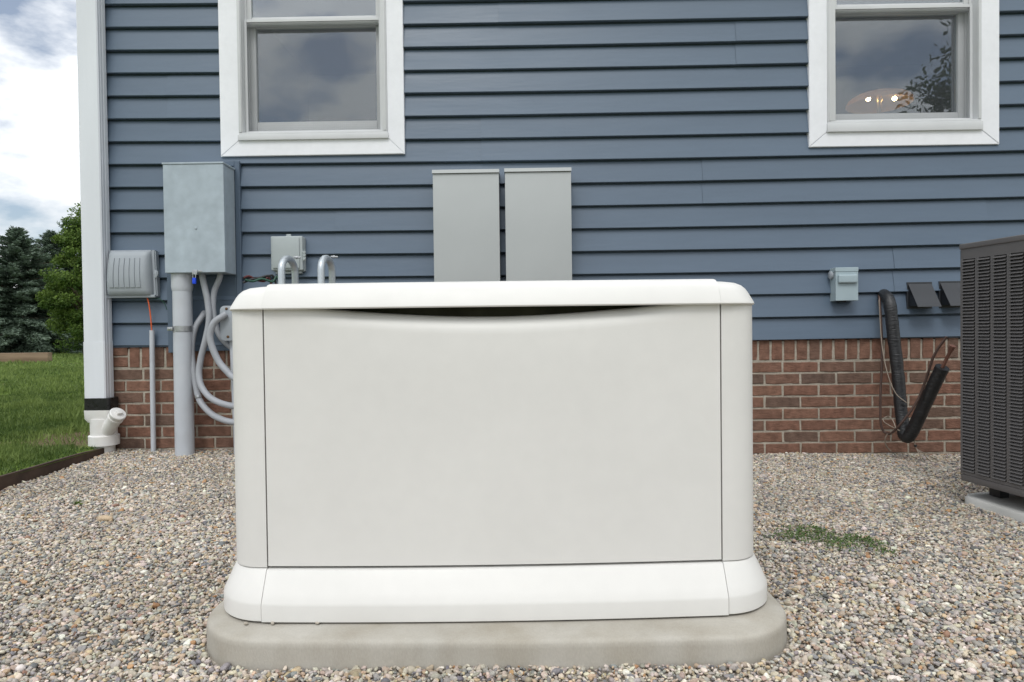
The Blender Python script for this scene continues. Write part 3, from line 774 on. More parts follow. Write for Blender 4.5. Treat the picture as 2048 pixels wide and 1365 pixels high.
# one louver: a slat that leans out at its lower edge
def louver_bm():
    bm = NB(); y0, y1 = -CP + 0.0165, -0.0005
    pr = [(0.010, RP * 1.02), (0.0085, RP * 1.08), (-0.0035, RP * 0.36), (-0.0040, RP * 0.22), (-0.002, RP * 0.16), (0.0085, RP * 0.86)]
    a = [bm.verts.new((x, y0, z)) for x, z in pr]; b = [bm.verts.new((x, y1, z)) for x, z in pr]
    for i in range(len(pr)): bm.faces.new((a[i], a[(i + 1) % len(pr)], b[(i + 1) % len(pr)], b[i]))
    bm.faces.new(a[::-1]); bm.faces.new(b); bmesh.ops.recalc_face_normals(bm, faces=bm.faces); return bm
lb = louver_bm(); lme = bpy.data.meshes.new('louver'); lb.to_mesh(lme); lb.free(); lme.materials.append(M['ac'])
pinv = WM[panel.name].inverted() @ WM[ac.name]
rest = NB()
for ci in range(10):
    for r_ in range(NR):
        loc = Vector((0, -0.012 - ci * CP, zl0 + r_ * RP))
        if ci < 4:
            o = bpy.data.objects.new('louver', lme); COL.objects.link(o); o.parent = panel; o.location = pinv @ loc
        else:
            t = louver_bm(); t.transform(Matrix.Translation(loc)); me = bpy.data.meshes.new('t'); t.to_mesh(me); t.free(); rest.from_mesh(me); bpy.data.meshes.remove(me)
o = obj('louver_bank', rest, 'ac', panel.parent, local=True); o['kind'] = 'stuff'
# the other sides: plain louvered sheets
bm = NB(); box(bm, 0.0, AW, -0.003, 0.0, 0.0285, HH - 0.0225); box(bm, 0.0, AW, -AW, -AW + 0.003, 0.0285, HH - 0.0225); box(bm, AW - 0.003, AW, -AW + .0035, -.0035, 0.0285, HH - 0.0225)
obj('cabinet_side', bm, 'ac', ac, local=True)
for y in (0.03, 0.35):
    bm = NB(); box(bm, 0.10, 0.14, -y - 0.05, -y, 0.024 - zb_, -0.0005); obj('foot', bm, 'black', ac, local=True)
m_ = Matrix.Translation((acx, acy, 0)) @ Matrix.Rotation(AXIS, 4, 'Z')
bm = NB(); rings = []
for z, ins in ((-0.1, 0), (0.012, 0), (0.022, 0.006), (0.0235, 0.03)):
    rings.append([m_ @ p for p in rrect(0.42 - ins, 0.45 - ins, 0.10, z, 0.41, -0.42)])
loft(bm, rings); o = obj('equipment_pad', bm, 'ac_pad', smooth=40); tag(o, 'pale grey slab under the dark air conditioner', 'pad')

# ------------------------------------------------------------------ electrical things on the wall
# large grey-blue cabinet
YF = -0.185
x0, x1 = P(328, 430, YF).x, P(448, 430, YF).x; z0, z1 = P(388, 546, YF).z, P(388, 325, YF).z
cab = thing('electrical_cabinet', 'large galvanised grey blue cabinet left of the window, bottom locked', 'electrical cabinet', ((x0 + x1) / 2, 0, z0))
bm = NB(); box(bm, x0 + 0.003, x1 - 0.003, YF + 0.004, -0.036, z0, z1 - 0.004, 0.002); obj('body', bm, 'galv', cab)
bm = NB(); box(bm, x0, x1, YF - 0.002, YF + 0.0035, z0 + 0.002, z1 - 0.010, 0.0015); box(bm, x1 - 0.001, x1 + 0.0015, YF - 0.001, YF + 0.02, z0 + 0.002, z1 - 0.012); obj('cover', bm, 'galv', cab)
bm = NB(); box(bm, x0 - 0.004, x1 + 0.003, YF - 0.006, -0.034, z1 - 0.0095, z1, 0.002); obj('rain_lip', bm, 'galv', cab)
hx = P(390, 540, YF).x
bm = NB(); box(bm, hx - 0.014, hx + 0.014, YF - 0.007, YF - 0.0025, z0 - 0.012, z0 + 0.016, 0.003); box(bm, hx + 0.016, hx + 0.04, YF - 0.004, YF - 0.0022, z0 + 0.004, z0 + 0.012, 0.001); obj('hasp', bm, 'steel', cab, smooth=30)
bm = NB(); lathe(bm, (P(392, 457, YF).x, YF - 0.0022, P(392, 457, YF).z), (0, -1, 0), [(0.007, 0), (0.006, 0.003), (0.001, 0.0045)], 14); obj('knockout', bm, 'galv', cab, smooth=40)
pl = thing('padlock', 'small blue padlock hanging under the large grey cabinet', 'padlock', (hx, YF - 0.008, z0 - 0.055))
bm = NB(); box(bm, hx - 0.0095, hx + 0.0085, YF - 0.016, YF - 0.003, z0 - 0.060, z0 - 0.028, 0.003, 3); obj('lock_body', bm, 'blue', pl, smooth=40)
bm = NB(); tube(bm, smooth_path([(hx - 0.007, YF - 0.009, z0 - 0.030), (hx - 0.007, YF - 0.009, z0 - 0.012), (hx - 0.0005, YF - 0.009, z0 - 0.004), (hx + 0.006, YF - 0.009, z0 - 0.012), (hx + 0.006, YF - 0.009, z0 - 0.030)], 5), 0.0022, 8); obj('shackle', bm, 'steel', pl, smooth=60)

# two tall grey enclosures
for (pl_, pr_, pt, lab) in ((867, 999, 340, 'tall plain grey enclosure, left one of the pair above the generator'), (1011, 1143, 337, 'tall plain grey enclosure, right one of the pair above the generator')):
    YE = -0.15
    x0, x1 = P(pl_, 450, YE).x, P(pr_, 450, YE).x; z1 = P((pl_ + pr_) / 2, pt, YE).z; z0 = z1 - 0.78
    t = thing('electrical_enclosure', lab, 'enclosure', ((x0 + x1) / 2, 0, z0), group='tall grey enclosures')
    bm = NB(); box(bm, x0 + 0.002, x1 - 0.002, YE + 0.002, -0.016, z0, z1 - 0.004, 0.003); obj('body', bm, 'boxgrey', t, smooth=30)
    bm = NB(); box(bm, x0, x1, YE - 0.006, YE + 0.0015, z0 + 0.004, z1 - 0.022, 0.0025); obj('door', bm, 'boxgrey', t, smooth=30)
    bm = NB(); hexa(bm, [(x0 - 0.003, YE - 0.014, z1 - 0.019), (x1 + 0.002, YE - 0.014, z1 - 0.019), (x1 + 0.002, -0.02, z1 - 0.019), (x0 - 0.003, -0.02, z1 - 0.019), (x0 - 0.003, YE - 0.010, z1), (x1 + 0.002, YE - 0.010, z1), (x1 + 0.002, -0.02, z1 + 0.004), (x0 - 0.003, -0.02, z1 + 0.004)])
    obj('rain_cap', bm, 'boxgrey', t)

# ribbed grey utility box by the downspout
YN = -0.10
bx = P(258, 550, YN).x; bz = P(258, 545, YN).z
x0, x1 = P(205, 550, YN).x, P(298, 550, YN).x; z0, z1 = P(258, 594, YN).z, P(258, 499, YN).z
nid = thing('utility_box', 'ribbed grey plastic utility box beside the white downspout', 'utility box', (bx, 0, z0))
bm = NB(); hexa(bm, [(x0 + .004, -0.055, z0), (x1 + .018, -0.055, z0), (x1 + .018, -0.012, z0), (x0 + .004, -0.012, z0), (x0 + .012, -0.055, z1), (x1 + .012, -0.055, z1), (x1 + .012, -0.012, z1), (x0 + .012, -0.012, z1)])
bmesh.ops.bevel(bm, geom=list(bm.edges), offset=0.006, segments=2, affect='EDGES'); obj('back_box', bm, 'plasgrey', nid, smooth=40)
# cover: bulging trapezoid narrower at the top
bm = NB(); nv, nu = 14, 16; rows = []
for j in range(nv + 1):
    v = j / nv; z = z0 + (z1 - z0) * v; wl = x0 + 0.016 * v ** 1.5; wr = x1 - 0.010 * v ** 1.5
    bul = 0.010 + 0.036 * math.sin(math.pi * min(1, 0.12 + 0.83 * v)) ** 0.7
    rw = []
    for i in range(nu + 1):
        u = i / nu; e_ = min(1.0, min(u, 1 - u) / 0.10) ; e_ = math.sin(e_ * math.pi / 2); ez = math.sin(min(1.0, min(v, 1 - v) / 0.08) * math.pi / 2)
        rw.append(bm.verts.new((wl + (wr - wl) * u, -0.054 - bul * (0.25 + 0.75 * e_) * (0.2 + 0.8 * ez), z)))
    rows.append(rw)
for a, b in zip(rows, rows[1:]):
    for i in range(nu): bm.faces.new((a[i], a[i + 1], b[i + 1], b[i]))
ext = bmesh.ops.extrude_edge_only(bm, edges=[e for e in bm.edges if e.is_boundary])['geom']
for v in ext:
    if isinstance(v, bmesh.types.BMVert): v.co.y = -0.05
obj('cover', bm, 'plasgrey', nid, smooth=45)
wd = x1 - x0
for i in range(6):                                   # raised ribs
    bm = NB(); u = 0.115 + i * 0.118; pts = []
    for j in range(9):
        v = 0.20 + 0.62 * j / 8; wl = x0 + 0.016 * v ** 1.5; wr = x1 - 0.010 * v ** 1.5
        bul = 0.010 + 0.036 * math.sin(math.pi * min(1, 0.12 + 0.83 * v)) ** 0.7
        pts.append((wl + (wr - wl) * u, wl + (wr - wl) * (u + 0.108), -0.054 - bul, z0 + (z1 - z0) * v))
    rr = []
    for a, b, y, z in pts:
        rr.append([bm.verts.new(q) for q in ((a, y + 0.004, z), (a + 0.002, y - 0.0042, z), (b - 0.002, y - 0.0042, z), (b, y + 0.004, z))])
    for a, b in zip(rr, rr[1:]):
        for q in range(3): bm.faces.new((a[q], a[q + 1], b[q + 1], b[q]))
    bm.faces.new(rr[0]); bm.faces.new(rr[-1][::-1]); obj('rib', bm, 'plasgrey', nid)
bm = NB(); box(bm, x0 + 0.1 * wd, x0 + 0.84 * wd, -0.082, -0.05, z0 + 0.020, z0 + 0.046, 0.006); obj('name_bar', bm, 'plasgrey', nid, smooth=30)
bm = NB(); box(bm, x0 - 0.003, x1 + 0.012, -0.068, -0.05, z0 - 0.004, z0 + 0.012, 0.003); obj('drip_edge', bm, 'plasgrey', nid, smooth=30)
bm = NB(); box(bm, x1 + 0.012, x1 + 0.026, -0.07, -0.05, z0 + 0.105, z0 + 0.145, 0.003); tube(bm, smooth_path([(x1 + .012, -.06, z0 + .145), (x1 + .028, -.066, z0 + .138), (x1 + .028, -.066, z0 + .118), (x1 + .012, -.06, z0 + .11)], 5), 0.0035, 8); obj('latch', bm, 'plasgrey', nid, smooth=40)

# orange cable and its small white conduit
b_ = P(309, 914, -0.03); t_ = P(304, 661, -0.045)
zc_ = z_gravel(b_.x, -0.04)
o = obj('conduit_riser', tube(NB(), [Vector((b_.x, -0.04, zc_ - 0.05)), Vector((b_.x + (t_.x - b_.x) * .5, -0.043, (t_.z + zc_) / 2)), t_], 0.0135, 16), 'pvc', smooth=50)
tag(o, 'thin grey white conduit standing under the ribbed utility box', 'conduit')
o = obj('orange_cable', tube(NB(), smooth_path([P(292, 590, -.045), P(297, 605, -.05), P(301, 632, -.05), P(304, 668, -.045)], 6), 0.0036, 8), 'orange', smooth=60)
tag(o, 'bright orange cable dropping from utility box into thin conduit', 'cable')
o = obj('green_wire', tube(NB(), smooth_path([P(300, 596, -.04), P(318, 598, -.04), P(328, 606, -.035), P(334, 620, -.03)], 6), 0.0022, 6), 'greenwire', smooth=60)
tag(o, 'thin dark green wire curling right from the utility box', 'wire')

# big service conduit with coupling and strap
YC = -0.115
pc = thing('service_conduit', 'thick grey PVC conduit running from large cabinet into the gravel', 'conduit', (P(369, 900, YC).x, YC, 0))
ta, ba = P(364, 546, YC), P(370, 925, YC)
ba = Vector((ba.x, YC, -0.06))
rad = (P(388, 800, YC).x - P(352, 800, YC).x) / 2
bm = tube(NB(), [ta, ba], rad, 28); obj('pipe', bm, 'pvc', pc, smooth=50)
d = (ba - ta).normalized()
bm = NB(); lathe(bm, ta, d, [(rad + .001, -0.001), (rad * 1.11, 0), (rad * 1.11, 0.078), (rad * 1.06, 0.092), (rad + 0.0008, 0.100)], 28); obj('coupling', bm, 'pvc', pc, smooth=40)
s_ = ta + d * ((P(366, 546, YC).z - P(366, 658, YC).z))
bm = NB(); lathe(bm, s_ - d * 0.016, d, [(rad + .0005, 0), (rad + .003, 0.001), (rad + .003, 0.031), (rad + .0005, 0.032)], 28); strap = obj('strap', bm, 'steel', pc, smooth=40)
bm = NB(); box(bm, s_.x - rad - 0.012, s_.x - rad + 0.016, YC - rad * 0.75 - 0.012, YC - rad * 0.75 + 0.012, s_.z - 0.010, s_.z + 0.010, 0.002); lathe(bm, (s_.x - rad + 0.001, YC - rad * .75 - 0.012, s_.z), (0, -1, 0), [(0.006, 0), (0.006, 0.004), (0.001, 0.005)], 10); obj('bolt', bm, 'steel', strap, smooth=30)
bm = NB()
for k, (dx, dz, h) in enumerate(((-.004, .0, .012), (.004, .002, .010), (.010, -.008, .012))):
    pass
bm.free()

# grey flexible conduits
def hose(pts, r, lab, mt='flex', extra=None):
    o = thing('flexible_conduit', lab, 'conduit', pts[0], group='grey flexible conduits by the big pipe')
    obj('hose', tube(NB(), smooth_path(pts, 8), r, 14), mt, o, smooth=60)
    return o
hA = hose([P(403, 540, -.12), P(406, 560, -.12), P(415, 602, -.12), P(418, 641, -.125), P(411, 680, -.135), P(402, 716, -.14), P(398, 749, -.15), P(405, 777, -.17), P(427, 800, -.2), P(469, 813, -.26), P(540, 815, -.36), P(620, 850, -.5), P(650, 960, -.6)], 0.0165, 'grey flexible conduit curving from cabinet underside down behind generator, front most')
hB = hose([P(443, 540, -.10), P(438, 560, -.10), P(429, 582, -.10), P(426, 610, -.10), P(429, 638, -.10), P(438, 669, -.10), P(457, 691, -.10), P(500, 722, -.12), P(560, 800, -.2)], 0.0155, 'grey flexible conduit from cabinet underside passing behind the screwed fitting')
hC = hose([P(409, 626, -.03), P(404, 634, -.06), P(391, 655, -.09), P(384, 685, -.10), P(384, 716, -.105), P(391, 766, -.12), P(399, 800, -.14), P(419, 825, -.17), P(441, 838, -.2), P(470, 845, -.24), P(540, 850, -.34), P(640, 900, -.5), P(655, 1000, -.6)], 0.0165, 'grey flexible conduit starting on the blue board, lowest loop of the four')
hD = hose([P(452, 628, -.17), P(444, 634, -.18), P(428, 646, -.19), P(420, 671, -.19), P(425, 696, -.19), P(438, 724, -.19), P(455, 744, -.2), P(471, 758, -.22), P(540, 800, -.32), P(620, 900, -.45)], 0.0175, 'pale grey flexible conduit looping out of the screwed fitting')
p_ = P(398, 791, -.14)
bm = NB(); lathe(bm, p_ - Vector((0.003, 0, 0.006)), (0.25, -0.1, -1), [(0.017, -0.006), (0.0188, -0.006), (0.0188, 0.006), (0.017, 0.006)], 16); obj('clip', bm, 'steel', hC, smooth=40)
# conduit body with two screws, and its pipe
YB = -0.16
x0, x1 = P(440, 650, YB).x, P(470, 650, YB).x; z0, z1 = P(458, 682, YB).z, P(458, 612, YB).z
fb = thing('conduit_box', 'grey conduit fitting with rusty screws at the generator edge', 'conduit fitting', ((x0 + x1) / 2, YB, 0))
bm = NB(); loft(bm, [[Vector((p.x, yy, p.y)) for p in rrect((x1 - x0) / 2 - i_, (z1 - z0) / 2 - i_, 0.026, 0, (x0 + x1) / 2, (z0 + z1) / 2)] for yy, i_ in ((-0.05, 0.004), (YB + 0.012, 0.004), (YB + 0.008, 0), (YB + 0.001, 0), (YB, 0.002))]); obj('housing', bm, 'plasgrey', fb, smooth=40)
for (px, py) in ((453, 618), (456, 674)):
    q = P(px, py, YB); bm = NB(); lathe(bm, q, (0, -1, 0), [(0.0075, -0.001), (0.0075, 0.002), (0.004, 0.0045), (0.001, 0.005)], 12); obj('screw', bm, 'rust', fb, smooth=40)
q = P(465, 684, -0.11)
bm = tube(NB(), [Vector((q.x, -0.11, z0 + 0.01)), Vector((q.x + 0.015, -0.11, -0.06))], 0.0155, 16); obj('pipe', bm, 'pvc', fb, smooth=50)

# small junction box and its bracket tabs
YJ = -0.075
x0, x1 = P(541, 510, YJ).x, P(604, 510, YJ).x; z0, z1 = P(575, 541, YJ).z, P(575, 473, YJ).z
jb = thing('junction_box', 'small square grey junction box with side latch behind bent conduit', 'junction box', ((x0 + x1) / 2, 0, z0))
bm = NB(); box(bm, x0 + 0.004, x1 + 0.004, -0.05, -0.014, z0 - 0.004, z1 - 0.002, 0.006, 3); obj('body', bm, 'jbox', jb, smooth=40)
bm = NB(); box(bm, x0, x1 + 0.002, YJ + 0.004, -0.048, z0, z1 + 0.002, 0.007, 3); lidj = obj('cover', bm, 'jbox', jb, smooth=40)
bm = NB(); box(bm, x0 + 0.012, x1 - 0.014, YJ - 0.004, YJ + 0.006, z0 + 0.012, z1 - 0.008, 0.004, 2); obj('raised_face', bm, 'jbox', lidj, smooth=40)
xm = (x0 + x1) / 2
bm = NB(); box(bm, xm - 0.014, xm + 0.014, -0.034, -0.022, z1 - 0.004, z1 + 0.018, 0.004, 2); obj('mounting_tab', bm, 'jbox', jb, smooth=40)
bm = NB(); box(bm, xm - 0.07, xm + 0.075, -0.05, -0.026, z0 - 0.016, z0 - 0.0045, 0.002); obj('mounting_tab', bm, 'jbox', jb, smooth=40)
bm = NB()
for dz in (0.0, -0.016, -0.034):
    lathe(bm, (x1 + 0.012, YJ + 0.004, (z0 + z1) / 2 + 0.004 + dz), (0, -1, 0), [(0.0075, 0), (0.0085, 0.003), (0.006, 0.006), (0.003, 0.005)], 12)
box(bm, x1 + 0.001, x1 + 0.018, YJ + 0.005, YJ + 0.012, (z0 + z1) / 2 - 0.042, (z0 + z1) / 2 + 0.012, 0.002); obj('latch', bm, 'jbox', jb, smooth=40)

# two bent-over metal conduits
for (pa, pb_, pt, Y0, Y1, lab) in ((563, 590, 511, -.62, -.46, 'bent silver conduit in front of the small junction box'), (642, 664, 510, -.62, -.46, 'bent silver conduit standing alone right of the junction box')):
    a, b, tp = P(pa, 540, Y0), P(pb_, 540, Y1), P((pa + pb_) / 2, pt, (Y0 + Y1) / 2)
    t = thing('bent_conduit', lab, 'conduit', (a.x, a.y, 0), group='bent silver conduits behind the generator')
    rr_ = 0.0165; zt_ = tp.z - rr_; mid = (a + b) / 2; R_ = (b - a).length / 2
    pts = [Vector((a.x, a.y, 0.0)), Vector((a.x, a.y, 0.5))]
    for k in range(11):
        an = math.pi - math.pi * k / 10; q = mid + (b - a) / 2 * math.cos(an); pts.append(Vector((q.x, q.y, zt_ - 0.062 + 0.062 * math.sin(an))))
    pts += [Vector((b.x, b.y, 0.5)), Vector((b.x, b.y, 0.0))]
    obj('tube', tube(NB(), pts, rr_, 16), 'emt', t, smooth=50)
    q = P(pb_ + 1, pt + 4, Y1)
    bm = NB(); lathe(bm, q - Vector((0.008, 0, 0)), (1, 0.15, -0.03), [(0.0055, 0), (0.0055, 0.012), (0.008, 0.0125), (0.008, 0.018), (0.0045, 0.0185), (0.0045, 0.033), (0.001, 0.034)], 10); obj('bolt', bm, 'steel', t, smooth=30)
# loose dark wires beside the lid
for pts, m_n, lab in (([(486, 566), (500, 560), (520, 556), (538, 552), (550, 561)], 'darkwire', 'black wire lying in a tangle behind the lid corner'),
                      ([(490, 560), (506, 563), (524, 558), (545, 564), (556, 557)], 'greenwire', 'green wire lying in a tangle behind the lid corner'),
                      ([(488, 556), (498, 553), (512, 560), (528, 563), (540, 560)], 'redwire', 'dark red wire lying in a tangle behind the lid corner')):
    o = obj('loose_wire', tube(NB(), smooth_path([P(px, py, -.30 + 0.02 * i) for i, (px, py) in enumerate(pts)] + [P(pts[-1][0] + 14, 640, -.25), P(pts[-1][0] + 18, 800, -.25)], 6), 0.006, 8), m_n, smooth=60)
    tag(o, lab, 'wire', 'loose wires behind the generator')

# disconnect box on the right
YD = -0.085
x0, x1 = P(1671, 570, YD).x, P(1716, 570, YD).x; z0, z1 = P(1690, 602, YD).z, P(1690, 536, YD).z
db = thing('disconnect_box', 'small pale grey disconnect box with raised handle on blue siding', 'disconnect box', ((x0 + x1) / 2, 0, z0))
bm = NB(); box(bm, x0 + 0.003, x1 - 0.002, YD + 0.004, -0.012, z0, z1 - 0.004, 0.002); obj('body', bm, 'disc', db)
bm = NB(); box(bm, x0, x1, YD - 0.003, YD + 0.0035, z0 + 0.001, z1 - 0.022, 0.002); obj('cover', bm, 'disc', db)
bm = NB(); box(bm, x0 - 0.002, x1 + 0.001, YD - 0.005, -0.013, z1 - 0.0215, z1 + 0.002, 0.003); obj('hood', bm, 'disc', db)
za = P(1690, 558, YD).z
bm = NB(); box(bm, x0 + 0.010, x1 - 0.008, YD - 0.020, YD - 0.001, za - 0.024, za + 0.022, 0.009, 4); obj('handle', bm, 'disc', db, smooth=50)
bm = NB(); lathe(bm, (x0 - 0.006, YD + 0.045, z1 - 0.036), (-1, 0, 0), [(0.022, -0.01), (0.022, 0.004), (0.017, 0.007), (0.001, 0.0075)], 20); obj('knockout', bm, 'plasgrey', db, smooth=40)
bm = NB(); box(bm, x0 + 0.03, x0 + 0.07, -0.06, -0.03, z0 - 0.007, z0 - 0.0004, 0.002); obj('bottom_bushing', bm, 'black', db)

# two black vent hoods
for (pa, pb_, pt, pbt, lab) in ((1813, 1863, 565, 618, 'black sloping vent hood left of the air conditioner, fully visible'), (1877, 1927, 563, 616, 'black sloping vent hood half hidden by the air conditioner')):
    x0, x1 = P(pa, 590, -.02).x, P(pb_, 590, -.02).x; z1, z0 = P(pa, pt, -.02).z, P(pa, pbt, -.02).z
    t = thing('vent_hood', lab, 'vent', ((x0 + x1) / 2, 0, z0), group='black vent hoods on the blue siding')
    bm = NB(); box(bm, x0, x1, -0.026, -0.01, z0, z1, 0.002); obj('flange', bm, 'vent', t)
    yo = -0.115; zt_, zbt = z1 - 0.010, z0 + 0.012
    v = [(x0 + .006, -0.0265, zt_), (x1 - .004, -0.0265, zt_), (x1 - .004, yo, zbt), (x0 + .006, yo, zbt)]
    bm = NB(); hexa(bm, [Vector(q) for q in v] + [Vector(q) + Vector((0, 0.002, 0.0045)) * -1 for q in v]); obj('flap', bm, 'vent', t)
    for xx in (x0 + .007, x1 - .009):
        bm = NB(); a = [(xx, -0.0265, zt_ - .006), (xx, yo + .006, zbt + .001), (xx, -0.0265, zbt + .001)]
        va = [bm.verts.new(q) for q in a]; vb = [bm.verts.new((q[0] + .003, q[1], q[2])) for q in a]
        bm.faces.new(va); bm.faces.new(vb[::-1])
        for i in range(3): bm.faces.new((va[i], va[(i + 1) % 3], vb[(i + 1) % 3], vb[i]))
        obj('cheek', bm, 'black', t)

# black wrapped refrigerant line in a V, copper stub, thin copper line and wires
rl = thing('refrigerant_line', 'black wrapped refrigerant pipe hanging in a V against the brick', 'pipe', P(1808, 885, -.2))
pts = smooth_path([P(1766, 592, .03), P(1768, 590, -.03), P(1776, 598, -.09), P(1781, 618, -.12), P(1788, 680, -.13), P(1796, 750, -.145), P(1802, 820, -.165), P(1808, 866, -.19)], 8)
obj('down_leg', tube(NB(), pts, [0.031 + 0.0030 * noise.noise(Vector((0, 0, i * 0.55))) for i in range(len(pts))], 20), 'foam', rl, smooth=60)
pts = smooth_path([P(1808, 850, -.185), P(1808, 868, -.195), P(1816, 874, -.22), P(1828, 856, -.25), P(1850, 808, -.31), P(1868, 770, -.36), P(1885, 735, -.41)], 8)
obj('up_leg', tube(NB(), pts, [0.032 + 0.0016 * noise.noise(Vector((0, 3, i * 0.5))) for i in range(len(pts))], 20), 'foam', rl, smooth=60)
a, b = P(1880, 745, -.40), P(1906, 692, -.47); d = (b - a).normalized(); ln = (b - a).length
bm = NB(); lathe(bm, a, d, [(0.0085, 0), (0.0085, ln * .72), (0.011, ln * .82), (0.013, ln * .95), (0.0145, ln * .97), (0.0145, ln), (0.010, ln)], 14); obj('copper_stub', bm, 'copper', rl, smooth=40)
o = obj('copper_line', tube(NB(), smooth_path([P(1757, 590, 0.0), P(1759, 600, -.06), P(1763, 660, -.085), P(1764, 720, -.09), P(1761, 790, -.10), P(1762, 850, -.11), P(1775, 868, -.14), P(1793, 858, -.27), P(1830, 810, -.33), P(1850, 765, -.36), P(1868, 712, -.41), P(1893, 674, -.46)], 8), 0.0062, 8), 'copperline', smooth=60)
tag(o, 'thin brown copper line drooping beside the black wrapped pipe', 'pipe')
o = obj('thermostat_wire', tube(NB(), smooth_path([P(1758, 600, -.07), P(1763, 680, -.10), P(1773, 740, -.15), P(1790, 785, -.19), P(1813, 806, -.215)], 8), 0.0028, 6), 'wire', smooth=60)
tag(o, 'beige wire crossing the upper part of the black wrapped pipe', 'wire')
o = obj('thermostat_wire', tube(NB(), smooth_path([P(1800, 862, -.245), P(1782, 853, -.2), P(1769, 845, -.15), P(1767, 838, -.13), P(1777, 833, -.14), P(1786, 842, -.2), P(1792, 858, -.245)], 8), 0.0026, 6), 'wire', smooth=60)
tag(o, 'small beige wire loop left of the black pipe bend', 'wire')
o = obj('thermostat_wire', tube(NB(), smooth_path([P(1775, 868, -.16), P(1770, 880, -.15), P(1773, 893, -.14), P(1782, 903, -.13)], 8), 0.0032, 6), 'wire', smooth=60)
tag(o, 'short beige wire end curling down left of the pipe bend', 'wire')
t = thing('wire_bundle', 'splayed bundle of beige wires hanging below the black pipe bend', 'wire', P(1832, 895, -.24))
for (ex, ey, yy) in ((1850, 938, -.28), (1862, 932, -.3), (1842, 930, -.3), (1875, 928, -.26), (1856, 920, -.24)):
    g0 = P(ex, ey, yy)
    obj('strand', tube(NB(), smooth_path([P(1826, 872, -.23), P(1829, 885, -.235), P(1833, 898, -.24), P((1833 + ex) / 2 + 2, (898 + ey) / 2 - 3, yy), Vector((g0.x, g0.y, max(g0.z, z_gravel(g0.x, g0.y) + 0.016)))], 5), 0.0022, 6), 'wire', t, smooth=60)
bm = NB(); lathe(bm, P(1831, 892, -.2375), (0.1, 0, -1), [(0.006, -0.005), (0.0075, -0.004), (0.0075, 0.004), (0.006, 0.005)], 12); obj('tie', bm, 'darkwire', t)

# ------------------------------------------------------------------ downspout with drain adapter
x0, x1 = P(154, 100, -.10).x, P(196, 100, -.10).x
ds = thing('downspout', 'white downspout at the house corner', 'downspout', ((x0 + x1) / 2, -0.06, 0.36))
z0 = P(195, 812, -.10).z; zj = P(195, 684, -.10).z
def spout(bm, za_, zb2, g_):
    xx0, xx1, ya, yb = x0 - g_, x1 + g_, -0.105 - g_, -0.029
    pts = []
    n = 7                       # fluted front
    for i in range(n + 1):
        u = i / n; pts.append((xx0 + 0.006 + (xx1 - xx0 - 0.012) * u, ya + (0.0014 if 0 < i < n and i % 2 else 0)))
    pts += [(xx1, ya + 0.006), (xx1 - 0.0025, ya + 0.022), (xx1, ya + 0.026), (xx1 - 0.0025, ya + 0.046), (xx1, ya + 0.050), (xx1, yb), (xx0, yb), (xx0, ya + 0.006)]
    return loft(bm, [[Vector((x, y, za_)) for x, y in pts], [Vector((x, y, zb2)) for x, y in pts]])
obj('pipe', spout(NB(), zj - 0.02, ZTOP, 0.0), 'spout', ds, smooth=25)
obj('lower_pipe', spout(NB(), z0 - 0.02, zj, 0.0022), 'spout', ds, smooth=25)
zta, ztb = P(195, 797, -.11).z, P(195, 821, -.11).z
cxs = (x0 + x1) / 2 + 0.012
bm = NB(); loft(bm, [rrect((x1 - x0) / 2 + 0.015, 0.049, 0.016, z, cxs, -0.067) for z in (ztb, (zta + ztb) / 2, zta)]); obj('tape_band', bm, 'tape', ds, smooth=40)
dr = thing('drain_adapter', 'white PVC drain fitting with capped side branch under the downspout', 'drain fitting', (cxs, -0.067, 0.0))
zh0, zh1 = P(195, 838, -.11).z, ztb - 0.0005
bm = NB(); loft(bm, [rrect((x1 - x0) / 2 + a_, 0.05 + b2, 0.02, z, cxs, -0.067) for z, a_, b2 in ((zh0 - 0.02, 0.002, -0.004), (zh0, 0.014, 0.004), (zh1, 0.016, 0.005))]); obj('collar', bm, 'pvcwhite', dr, smooth=40)
zf0, zf1 = P(202, 893, -.11).z, P(202, 872, -.11).z
bm = NB(); lathe(bm, (cxs + 0.010, -0.067, 0), (0, 0, 1), [(0.067, zf1 - 0.02), (0.067, zh0 - 0.004)], 28); obj('body', bm, 'pvcwhite', dr, smooth=50)
bm = NB(); lathe(bm, (cxs + 0.010, -0.067, 0), (0, 0, 1), [(0.066, zf0), (0.077, zf0 + 0.003), (0.077, zf1 - 0.004), (0.073, zf1), (0.067, zf1 + 0.001)], 28); obj('socket', bm, 'pvcwhite', dr, smooth=40)
bm = NB(); lathe(bm, (cxs + 0.010, -0.067, -0.05), (0, 0, 1), [(0.054, 0), (0.054, zf0 + 0.05)], 24); obj('stub', bm, 'pvcwhite', dr, smooth=50)
a, b = Vector((cxs + 0.02, -0.080, P(205, 872, -.1).z)), P(238, 825, -.15); d = (b - a).normalized(); ln = (b - a).length
bm = NB(); lathe(bm, a, d, [(0.036, 0), (0.036, ln * 0.72), (0.0405, ln * 0.73), (0.0405, ln * 0.80), (0.0385, ln * 0.81), (0.0385, ln * 0.86)], 24); obj('branch', bm, 'pvcwhite', dr, smooth=40)
bm = NB(); lathe(bm, a + d * ln * 0.861, d, [(0.0405, 0), (0.042, 0.003), (0.042, 0.016), (0.038, 0.020), (0.010, 0.0205)], 24); capo = obj('cap', bm, 'pvcwhite', dr, smooth=40)
bm = NB(); box(bm, -0.014, 0.014, -0.014, 0.014, 0, 0.016, 0.003); bm.transform(Matrix.Translation(a + d * (ln * 0.861 + 0.020)) @ d.to_track_quat('Z', 'Y').to_matrix().to_4x4()); obj('square_nut', bm, 'pvcwhite', capo, smooth=30)

